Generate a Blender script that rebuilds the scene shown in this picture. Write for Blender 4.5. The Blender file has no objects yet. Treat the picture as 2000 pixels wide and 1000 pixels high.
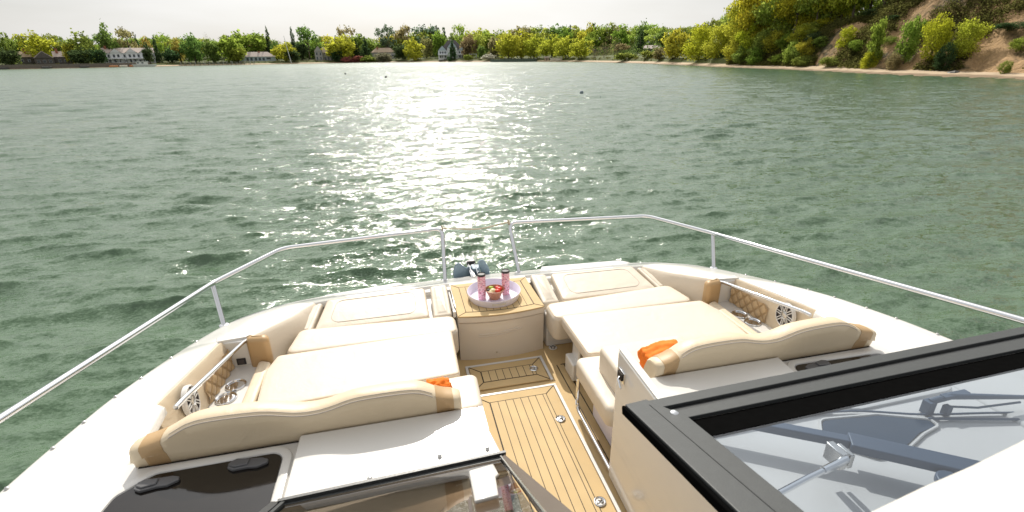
import bpy, bmesh, math, random
from mathutils import Vector, Matrix, noise
random.seed(11)
PI=math.pi
S=bpy.context.scene
COL=S.collection
# ------------------------------------------------------------------ helpers
class M:
    """collects faces, then links them as ONE mesh object"""
    def __init__(s): s.v=[];s.f=[];s.m=[]
    def add(s,vs,fs,mi=0):
        o=len(s.v); s.v+= [tuple(p) for p in vs]
        for f in fs: s.f.append([i+o for i in f]); s.m.append(mi)
    def box(s,x0,x1,y0,y1,z0,z1,mi=0,rot=None,org=(0,0,0)):
        vs=[(x,y,z) for z in (z0,z1) for y in (y0,y1) for x in (x0,x1)]
        if rot is not None:
            o=Vector(org); vs=[tuple(o+rot@(Vector(p)-o)) for p in vs]
        s.add(vs,[(0,2,3,1),(4,5,7,6),(0,1,5,4),(1,3,7,5),(3,2,6,7),(2,0,4,6)],mi)
    def prism(s,pts,z0,z1,mi=0):
        n=len(pts)
        if area(pts)<0: pts=pts[::-1]
        zf0=z0 if callable(z0) else (lambda x,y:z0); zf1=z1 if callable(z1) else (lambda x,y:z1)
        vs=[(x,y,zf0(x,y)) for x,y in pts]+[(x,y,zf1(x,y)) for x,y in pts]
        fs=[tuple(range(n))[::-1],tuple(range(n,2*n))]+[(i,(i+1)%n,n+(i+1)%n,n+i) for i in range(n)]
        s.add(vs,fs,mi)
    def tube(s,pts,r,n=10,mi=0,cap=True,closed=False):
        pts=[Vector(p) for p in pts]; k=len(pts)
        rr=r if isinstance(r,(list,tuple)) else [r]*k
        vs=[];up=None
        for i,p in enumerate(pts):
            if closed: t=pts[(i+1)%k]-pts[i-1]
            else: t=pts[min(i+1,k-1)]-pts[max(i-1,0)]
            t.normalize()
            if up is None:
                up=Vector((0,0,1)) if abs(t.z)<.9 else Vector((1,0,0))
            a=t.cross(up); a.normalize(); b=a.cross(t); up=b
            for j in range(n):
                q=2*PI*j/n; vs.append(p+(a*math.cos(q)+b*math.sin(q))*rr[i])
        fs=[]
        for i in range(k if closed else k-1):
            i2=(i+1)%k
            for j in range(n):
                fs.append((i*n+j,i*n+(j+1)%n,i2*n+(j+1)%n,i2*n+j))
        if cap and not closed: fs+=[tuple(range(n))[::-1],tuple(range((k-1)*n,k*n))]
        s.add(vs,fs,mi)
    def lathe(s,prof,c=(0,0,0),n=28,mi=0,sx=1,sy=1,cap=True):
        vs=[(c[0]+r*sx*math.cos(2*PI*j/n),c[1]+r*sy*math.sin(2*PI*j/n),c[2]+z) for r,z in prof for j in range(n)]
        fs=[(i*n+j,i*n+(j+1)%n,(i+1)*n+(j+1)%n,(i+1)*n+j) for i in range(len(prof)-1) for j in range(n)]
        if cap and prof[0][0]>1e-5: fs.append(tuple(range(n))[::-1])
        if cap and prof[-1][0]>1e-5: k=(len(prof)-1)*n; fs.append(tuple(range(k,k+n)))
        s.add(vs,fs,mi)
    def loft(s,secs,mi=0,closed=True,cap=True):
        n=len(secs[0]); vs=[p for q in secs for p in q]; fs=[]
        for i in range(len(secs)-1):
            for j in range(n if closed else n-1):
                fs.append((i*n+j,i*n+(j+1)%n,(i+1)*n+(j+1)%n,(i+1)*n+j))
        if cap and closed:
            fs+=[tuple(range(n))[::-1],tuple(range((len(secs)-1)*n,len(secs)*n))]
        s.add(vs,fs,mi)
    def pad(s,poly,zt,h,R=.025,rc=.03,puff=.006,mi=0,nr=6):
        """upholstered pad: rounded outline, rolled upper and lower edge, slightly crowned top"""
        zf=zt if callable(zt) else (lambda x,y:zt)
        if area(poly)<0: poly=poly[::-1]
        rings=[]
        def ring(ins,dz):
            q=round_poly(inset(poly,ins) if ins else poly,max(.004,rc-ins*.6),6); rings.append([(x,y,zf(x,y)+dz) for x,y in q])
        rb=min(R*.6,h*.4)
        ring(rb*.9,-h); ring(rb*.3,-h+rb*.3); ring(0,-h+rb); ring(0,-R)
        for i in range(1,nr+1):
            a=PI/2*i/nr; ring(R*(1-math.cos(a)),-R+R*math.sin(a))
        per=sum((Vector(poly[i])-Vector(poly[i-1])).length for i in range(len(poly))); lim=.80*abs(area(poly))/per
        ring(min(R+.02,max(lim,R+.002)),puff*.5); ring(min(R+.05,max(lim,R+.003)),puff)
        n=len(rings[0]); vs=[p for q in rings for p in q]; fs=[tuple(range(n))[::-1]]
        for i in range(len(rings)-1):
            for j in range(n): fs.append((i*n+j,i*n+(j+1)%n,(i+1)*n+(j+1)%n,(i+1)*n+j))
        fs.append(tuple(range((len(rings)-1)*n,len(rings)*n)))
        s.add(vs,fs,mi)
    def build(s,name,mats,parent=None,smooth=35,bevel=0,loc=None):
        me=bpy.data.meshes.new(name)
        me.from_pydata(s.v,[],s.f)
        if not isinstance(mats,(list,tuple)): mats=[mats]
        for m in mats: me.materials.append(m)
        me.polygons.foreach_set('material_index',s.m)
        me.update()
        bm=bmesh.new(); bm.from_mesh(me); bmesh.ops.recalc_face_normals(bm,faces=bm.faces); bm.to_mesh(me); bm.free()
        if smooth:
            me.shade_smooth(); me.set_sharp_from_angle(angle=math.radians(smooth))
        o=bpy.data.objects.new(name,me); COL.objects.link(o)
        if parent: o.parent=parent
        if loc is not None: o.location=loc
        if bevel:
            b=o.modifiers.new('bevel','BEVEL'); b.width=bevel; b.segments=3; b.limit_method='ANGLE'; b.angle_limit=math.radians(40)
            b.harden_normals=False
        return o
def area(p): return sum(p[i][0]*p[(i+1)%len(p)][1]-p[(i+1)%len(p)][0]*p[i][1] for i in range(len(p)))/2
def round_poly(poly,r,n=6):
    out=[];k=len(poly)
    for i in range(k):
        p=Vector(poly[i]);a=Vector(poly[i-1])-p;b=Vector(poly[(i+1)%k])-p
        la,lb=a.length,b.length;a/=la;b/=lb
        ang=a.angle(b); d=min(r/math.tan(ang/2),la*.45,lb*.45); rr=d*math.tan(ang/2)
        c=p+(a+b).normalized()*(rr/math.sin(ang/2))
        s=p+a*d;e=p+b*d
        v0=s-c;v1=e-c
        for j in range(n+1):
            t=j/n; v=v0.lerp(v1,t); out.append(tuple(c+v.normalized()*rr))
    return out
def inset(P,d):
    n=len(P);o=[]
    for i in range(n):
        a=Vector(P[i])-Vector(P[i-1]);b=Vector(P[(i+1)%n])-Vector(P[i])
        if a.length<1e-9: a=b
        if b.length<1e-9: b=a
        na=Vector((-a.y,a.x)).normalized();nb=Vector((-b.y,b.x)).normalized()
        m=(na+nb); m.normalize(); c=max(.5,m.dot(na))
        o.append(tuple(Vector(P[i])+m*(d/c)))
    return o
def tag(o,label,cat,group=None,kind=None):
    o['label']=label;o['category']=cat
    if group:o['group']=group
    if kind:o['kind']=kind
    return o
def struct(o): o['kind']='structure'; return o
def empty(name,loc=(0,0,0),rz=0):
    o=bpy.data.objects.new(name,None);COL.objects.link(o);o.location=loc;o.rotation_euler=(0,0,rz);o.empty_display_size=.1;return o
def catmull(P,k=6):
    P=[Vector(p) for p in P];o=[]
    for i in range(len(P)-1):
        p0=P[max(i-1,0)];p1=P[i];p2=P[i+1];p3=P[min(i+2,len(P)-1)]
        for j in range(k):
            t=j/k
            o.append(.5*((2*p1)+(p2-p0)*t+(2*p0-5*p1+4*p2-p3)*t*t+(-p0+3*p1-3*p2+p3)*t**3))
    o.append(P[-1]);return o
def fillet(P,r,n=6):
    """round the corners of a 3-D polyline"""
    P=[Vector(p) for p in P];o=[P[0]]
    for i in range(1,len(P)-1):
        a=P[i-1]-P[i];b=P[i+1]-P[i];d=min(r,a.length*.45,b.length*.45)
        s=P[i]+a.normalized()*d;e=P[i]+b.normalized()*d
        for j in range(n+1):
            t=j/n;o.append(s*(1-t)**2+P[i]*2*t*(1-t)+e*t*t)
    o.append(P[-1]);return o
# ------------------------------------------------------------------ materials
def nt(name):
    m=bpy.data.materials.new(name);m.use_nodes=True
    return m,m.node_tree,m.node_tree.nodes,m.node_tree.links,m.node_tree.nodes['Principled BSDF']
def mat(name,col,rough=.5,metal=0,coat=0,var=.06,vscale=3,bump=0,bscale=200,spec=.5,coord='Object'):
    m,t,N,L,B=nt(name)
    B.inputs['Roughness'].default_value=rough;B.inputs['Metallic'].default_value=metal
    B.inputs['Coat Weight'].default_value=coat;B.inputs['Specular IOR Level'].default_value=spec
    tc=N.new('ShaderNodeTexCoord')
    n=N.new('ShaderNodeTexNoise');n.inputs['Scale'].default_value=vscale;n.inputs['Detail'].default_value=5
    L.new(tc.outputs[coord],n.inputs['Vector'])
    mx=N.new('ShaderNodeMix');mx.data_type='RGBA'
    c=Vector(col)
    mx.inputs['A'].default_value=(*(c*(1-var)),1);mx.inputs['B'].default_value=(*[min(1,q) for q in c*(1+var)],1)
    L.new(n.outputs['Fac'],mx.inputs['Factor']);L.new(mx.outputs['Result'],B.inputs['Base Color'])
    rr=N.new('ShaderNodeMapRange');rr.inputs['To Min'].default_value=max(0,rough-.06);rr.inputs['To Max'].default_value=min(1,rough+.08)
    n2=N.new('ShaderNodeTexNoise');n2.inputs['Scale'].default_value=vscale*4;L.new(tc.outputs[coord],n2.inputs['Vector'])
    L.new(n2.outputs['Fac'],rr.inputs['Value']);L.new(rr.outputs['Result'],B.inputs['Roughness'])
    if bump:
        n3=N.new('ShaderNodeTexNoise');n3.inputs['Scale'].default_value=bscale;n3.inputs['Detail'].default_value=3
        L.new(tc.outputs[coord],n3.inputs['Vector'])
        b=N.new('ShaderNodeBump');b.inputs['Strength'].default_value=bump;b.inputs['Distance'].default_value=.002
        L.new(n3.outputs['Fac'],b.inputs['Height']);L.new(b.outputs['Normal'],B.inputs['Normal'])
    return m
def creases(m,scale,dist):
    t=m.node_tree;N=t.nodes;L=t.links;B=N['Principled BSDF']
    tc=N.new('ShaderNodeTexCoord');n=N.new('ShaderNodeTexNoise');n.inputs['Scale'].default_value=scale;n.inputs['Detail'].default_value=4;n.inputs['Distortion'].default_value=1.2;L.new(tc.outputs['Object'],n.inputs['Vector'])
    b=N.new('ShaderNodeBump');b.inputs['Strength'].default_value=.6;b.inputs['Distance'].default_value=dist;L.new(n.outputs['Fac'],b.inputs['Height'])
    if B.inputs['Normal'].links: L.new(B.inputs['Normal'].links[0].from_socket,b.inputs['Normal'])
    L.new(b.outputs['Normal'],B.inputs['Normal'])
def planks(name,col,pitch,x0,line=.10,axis=0):
    """foam teak: long boards with dark seams, running fore and aft"""
    m=mat(name,col,.75,var=.16,vscale=6,bump=.35,bscale=260)
    t=m.node_tree;N=t.nodes;L=t.links;B=N['Principled BSDF']
    tc=N.new('ShaderNodeTexCoord');sp=N.new('ShaderNodeSeparateXYZ');L.new(tc.outputs['Object'],sp.inputs[0])
    a=N.new('ShaderNodeMath');a.operation='SUBTRACT';a.inputs[1].default_value=x0;L.new(sp.outputs[axis],a.inputs[0])
    d=N.new('ShaderNodeMath');d.operation='DIVIDE';d.inputs[1].default_value=pitch;L.new(a.outputs[0],d.inputs[0])
    fr=N.new('ShaderNodeMath');fr.operation='FRACT';L.new(d.outputs[0],fr.inputs[0])
    lt=N.new('ShaderNodeMath');lt.operation='LESS_THAN';lt.inputs[1].default_value=line;L.new(fr.outputs[0],lt.inputs[0])
    old=B.inputs['Base Color'].links[0].from_socket
    mx=N.new('ShaderNodeMix');mx.data_type='RGBA';L.new(lt.outputs[0],mx.inputs['Factor']);L.new(old,mx.inputs['A'])
    mx.inputs['B'].default_value=(.05,.035,.025,1);L.new(mx.outputs['Result'],B.inputs['Base Color'])
    return m
WHITE=mat('gelcoat_white',(.69,.675,.645),.22,coat=.5,var=.03,vscale=1.2)
WHITE2=mat('gelcoat_white_moulded',(.68,.665,.64),.3,coat=.3,var=.03,vscale=2)
CREAMG=mat('gelcoat_cream',(.71,.635,.54),.15,coat=.6,var=.03)
CREAM=mat('cream_vinyl',(.67,.595,.49),.48,var=.035,vscale=2.5,bump=.25,bscale=420)
CREAMD=mat('cream_vinyl_side',(.67,.56,.41),.48,var=.04,vscale=2.5,bump=.25,bscale=420)
CREAMB=mat('cream_vinyl_backrest',(.68,.565,.40),.45,var=.035,vscale=2.5,bump=.25,bscale=420)
creases(CREAM,5,.010);creases(CREAMD,6,.012);creases(CREAMB,5,.012)
TAN=mat('tan_vinyl',(.47,.31,.155),.45,var=.06,vscale=3,bump=.25,bscale=420)
QUILT=mat('quilted_tan_vinyl',(.58,.42,.24),.4,var=.06,vscale=3,bump=.2,bscale=300)
PIPE=mat('cream_piping',(.60,.47,.32),.5,var=.1,vscale=60)
STITCH=mat('grey_stitching',(.45,.39,.33),.7,var=.25,vscale=220)
SEAM=mat('seam_and_shade_black',(.03,.022,.016),.8)  # black of caulking and slots, also of the painted shade below the backrests
STEEL=mat('polished_stainless',(.74,.75,.77),.07,metal=1,var=.04,vscale=5)
DSTEEL=mat('cast_stainless',(.62,.61,.59),.25,metal=1,var=.1,vscale=20)
TEAK=mat('foam_teak_plain',(.57,.41,.205),.75,var=.14,vscale=7,bump=.35,bscale=260)
TEAKP=planks('foam_teak_planked',(.58,.425,.22),.0557,-.2235,.085)
TEAKC=planks('foam_teak_cooler',(.57,.415,.21),.056,-.285,.075)
BLACK=mat('black_anodised_frame',(.045,.047,.048),.42,var=.25,vscale=30,bump=.15,bscale=150,spec=.6)
GREYF=mat('worn_dark_grey_frame',(.036,.040,.041),.5,var=.22,vscale=40,bump=.2,bscale=200,spec=.6)
RUBBER=mat('black_rubber',(.004,.004,.004),.8,var=.3,vscale=40,spec=0)
NAVY=mat('navy_hatch_reflection',(.03,.055,.09),.15,var=.2,vscale=6)
BROWNF=mat('brown_grey_frame',(.12,.095,.075),.45,var=.12,vscale=10)
ACRYL=mat('smoked_acrylic',(.010,.0075,.006),.08,var=.3,vscale=14,coat=.3)
LATCH=mat('grey_latch_plastic',(.10,.10,.105),.4,var=.1)
ORANGE=mat('orange_towel',(.86,.20,.015),.85,var=.12,vscale=16,bump=.6,bscale=180)
LILAC=mat('lilac_white_enamel',(.74,.72,.84),.3,var=.03)
COPPER=mat('copper_brown_bowl',(.42,.19,.10),.38,var=.3,vscale=30)
BLUEP=mat('blue_grey_anchor_paint',(.22,.31,.38),.45,var=.10,vscale=8)
ROPE=mat('beige_rope',(.55,.45,.33),.9,var=.3,vscale=60)
BAR=mat('slate_blue_paint',(.07,.105,.16),.45,var=.12,vscale=6)
SPKR=mat('speaker_cone_dark',(.06,.05,.05),.6)
RED=mat('red_fruit',(.72,.05,.03),.35,var=.2,vscale=40)
PALE=mat('pale_melon',(.80,.72,.42),.4,var=.1,vscale=40)
LIME=mat('lime_green',(.42,.55,.08),.4,var=.2,vscale=40)
BLK=mat('black_plastic',(.02,.02,.022),.35)
def tumbler_mat():
    m,t,N,L,B=nt('pink_patterned_print')
    tc=N.new('ShaderNodeTexCoord')
    v=N.new('ShaderNodeTexVoronoi');v.inputs['Scale'].default_value=85;L.new(tc.outputs['Object'],v.inputs['Vector'])
    mp=N.new('ShaderNodeMapping');mp.inputs['Scale'].default_value=(1,1,2.6);L.new(tc.outputs['Object'],mp.inputs[0])
    n=N.new('ShaderNodeTexNoise');n.inputs['Scale'].default_value=55;L.new(mp.outputs[0],n.inputs['Vector'])
    r=N.new('ShaderNodeValToRGB');e=r.color_ramp;e.interpolation='CONSTANT'
    e.elements[0].position=0;e.elements[0].color=(.80,.50,.58,1);e.elements[1].position=.55;e.elements[1].color=(.72,.16,.28,1)
    a=e.elements.new(.40);a.color=(.82,.30,.42,1);b=e.elements.new(.47);b.color=(.85,.74,.76,1);c=e.elements.new(.63);c.color=(.10,.05,.08,1)
    L.new(n.outputs['Fac'],r.inputs[0])
    lt=N.new('ShaderNodeMath');lt.operation='LESS_THAN';lt.inputs[1].default_value=.17;L.new(v.outputs['Distance'],lt.inputs[0])
    mx=N.new('ShaderNodeMix');mx.data_type='RGBA';L.new(lt.outputs[0],mx.inputs['Factor']);L.new(r.outputs[0],mx.inputs['A']);mx.inputs['B'].default_value=(.45,.03,.10,1)
    L.new(mx.outputs['Result'],B.inputs['Base Color']);B.inputs['Roughness'].default_value=.3
    return m
PINK=tumbler_mat()
def glass(name,tint,ior,rough=.02,extra=0.):
    m,t,N,L,B=nt(name);N.remove(B)
    tr=N.new('ShaderNodeBsdfTransparent');tr.inputs[0].default_value=(*tint,1)
    gl=N.new('ShaderNodeBsdfGlossy');gl.inputs['Roughness'].default_value=rough;gl.inputs[0].default_value=(.95,.97,1,1)
    fr=N.new('ShaderNodeFresnel');fr.inputs[0].default_value=ior
    ad=N.new('ShaderNodeMath');ad.inputs[1].default_value=extra;ad.use_clamp=True;L.new(fr.outputs[0],ad.inputs[0])
    mx=N.new('ShaderNodeMixShader');L.new(ad.outputs[0],mx.inputs[0]);L.new(tr.outputs[0],mx.inputs[1]);L.new(gl.outputs[0],mx.inputs[2])
    L.new(mx.outputs[0],N['Material Output'].inputs[0]);return m
GLASSB=glass('blue_tinted_glass',(.56,.63,.71),1.6)
GLASSP=glass('bronze_tinted_glass',(.30,.25,.20),1.8,.02,.06)
def leafmat():
    m,t,N,L,B=nt('leaves');N.remove(B)
    oi=N.new('ShaderNodeObjectInfo');ge=N.new('ShaderNodeNewGeometry')
    hs=N.new('ShaderNodeHueSaturation');L.new(oi.outputs['Color'],hs.inputs['Color'])
    mr=N.new('ShaderNodeMapRange');mr.inputs['To Min'].default_value=.55;mr.inputs['To Max'].default_value=1.5;L.new(ge.outputs['Random Per Island'],mr.inputs['Value']);L.new(mr.outputs[0],hs.inputs['Value'])
    mh=N.new('ShaderNodeMapRange');mh.inputs['To Min'].default_value=.475;mh.inputs['To Max'].default_value=.525;L.new(oi.outputs['Random'],mh.inputs['Value']);L.new(mh.outputs[0],hs.inputs['Hue'])
    d=N.new('ShaderNodeBsdfDiffuse');tr=N.new('ShaderNodeBsdfTranslucent');L.new(hs.outputs[0],d.inputs[0])
    h2=N.new('ShaderNodeHueSaturation');h2.inputs['Value'].default_value=2.2;h2.inputs['Saturation'].default_value=1.05;L.new(hs.outputs[0],h2.inputs['Color']);L.new(h2.outputs[0],tr.inputs[0])
    mx=N.new('ShaderNodeMixShader');mx.inputs[0].default_value=.5;L.new(d.outputs[0],mx.inputs[1]);L.new(tr.outputs[0],mx.inputs[2])
    L.new(mx.outputs[0],N['Material Output'].inputs[0]);return m
LEAF=leafmat()
QSEAM=mat('quilt_seam',(.44,.30,.16),.6)
BARK=mat('bark',(.12,.09,.065),.9,var=.3,vscale=4)
TWIG=mat('grey_twigs',(.17,.14,.115),.9,var=.2,vscale=2)
# ---- shoreline and ground height (azimuth in degrees from the bow, metres)
SHORE=[(-75,330),(-55,400),(-31.4,449),(-27.4,447),(-21.4,460),(-18.8,475),(-10.2,480),(-3.2,491),(4.8,443),(10.9,372),(15.6,349),(20.3,303),(24.1,256),(29.4,197),(34.4,153),(39.2,133),(43.5,117),(47.5,104),(51.2,96),(54.6,93),(57.7,88),(66,84),(80,80),(95,80)]
CREST=[(-75,0),(33,0),(36,1.0),(38,2.2),(41.5,5.2),(46,7.3),(50,10.4),(56,16),(65,20),(95,20)]
HILL=[(-75,6),(-20,6),(5,6),(20,7),(30,8),(36,9),(95,10)]
def lerp(T,x):
    if x<=T[0][0]: return T[0][1]
    for (a,b),(c,d) in zip(T,T[1:]):
        if x<=c: return b+(d-b)*(x-a)/(c-a)
    return T[-1][1]
def sst(a,b,x):
    t=min(1,max(0,(x-a)/(b-a))); return t*t*(3-2*t)
def shore(az): return lerp(SHORE,az)
WZ=-1.1
def ground(az,d):
    s=min(1.0,shore(az)/130.0)          # nearer shore: narrower beach
    if d<0: return WZ+0.10*d
    bw=9*s if az>30 else 10
    z=WZ+0.085*min(d,bw)
    if d>bw:
        e=d-bw
        z+=0.9*sst(0,3,e)+1.4*sst(0,40,e)+lerp(HILL,az)*sst(25,170,e)
        c=lerp(CREST,az)
        if c>0: z+=c*sst(0,1,e/max(c*1.75,1.0))
    return z
def place(az,d):
    r=shore(az)+d; a=math.radians(az)
    return r*math.sin(a),r*math.cos(a),ground(az,d),r
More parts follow.
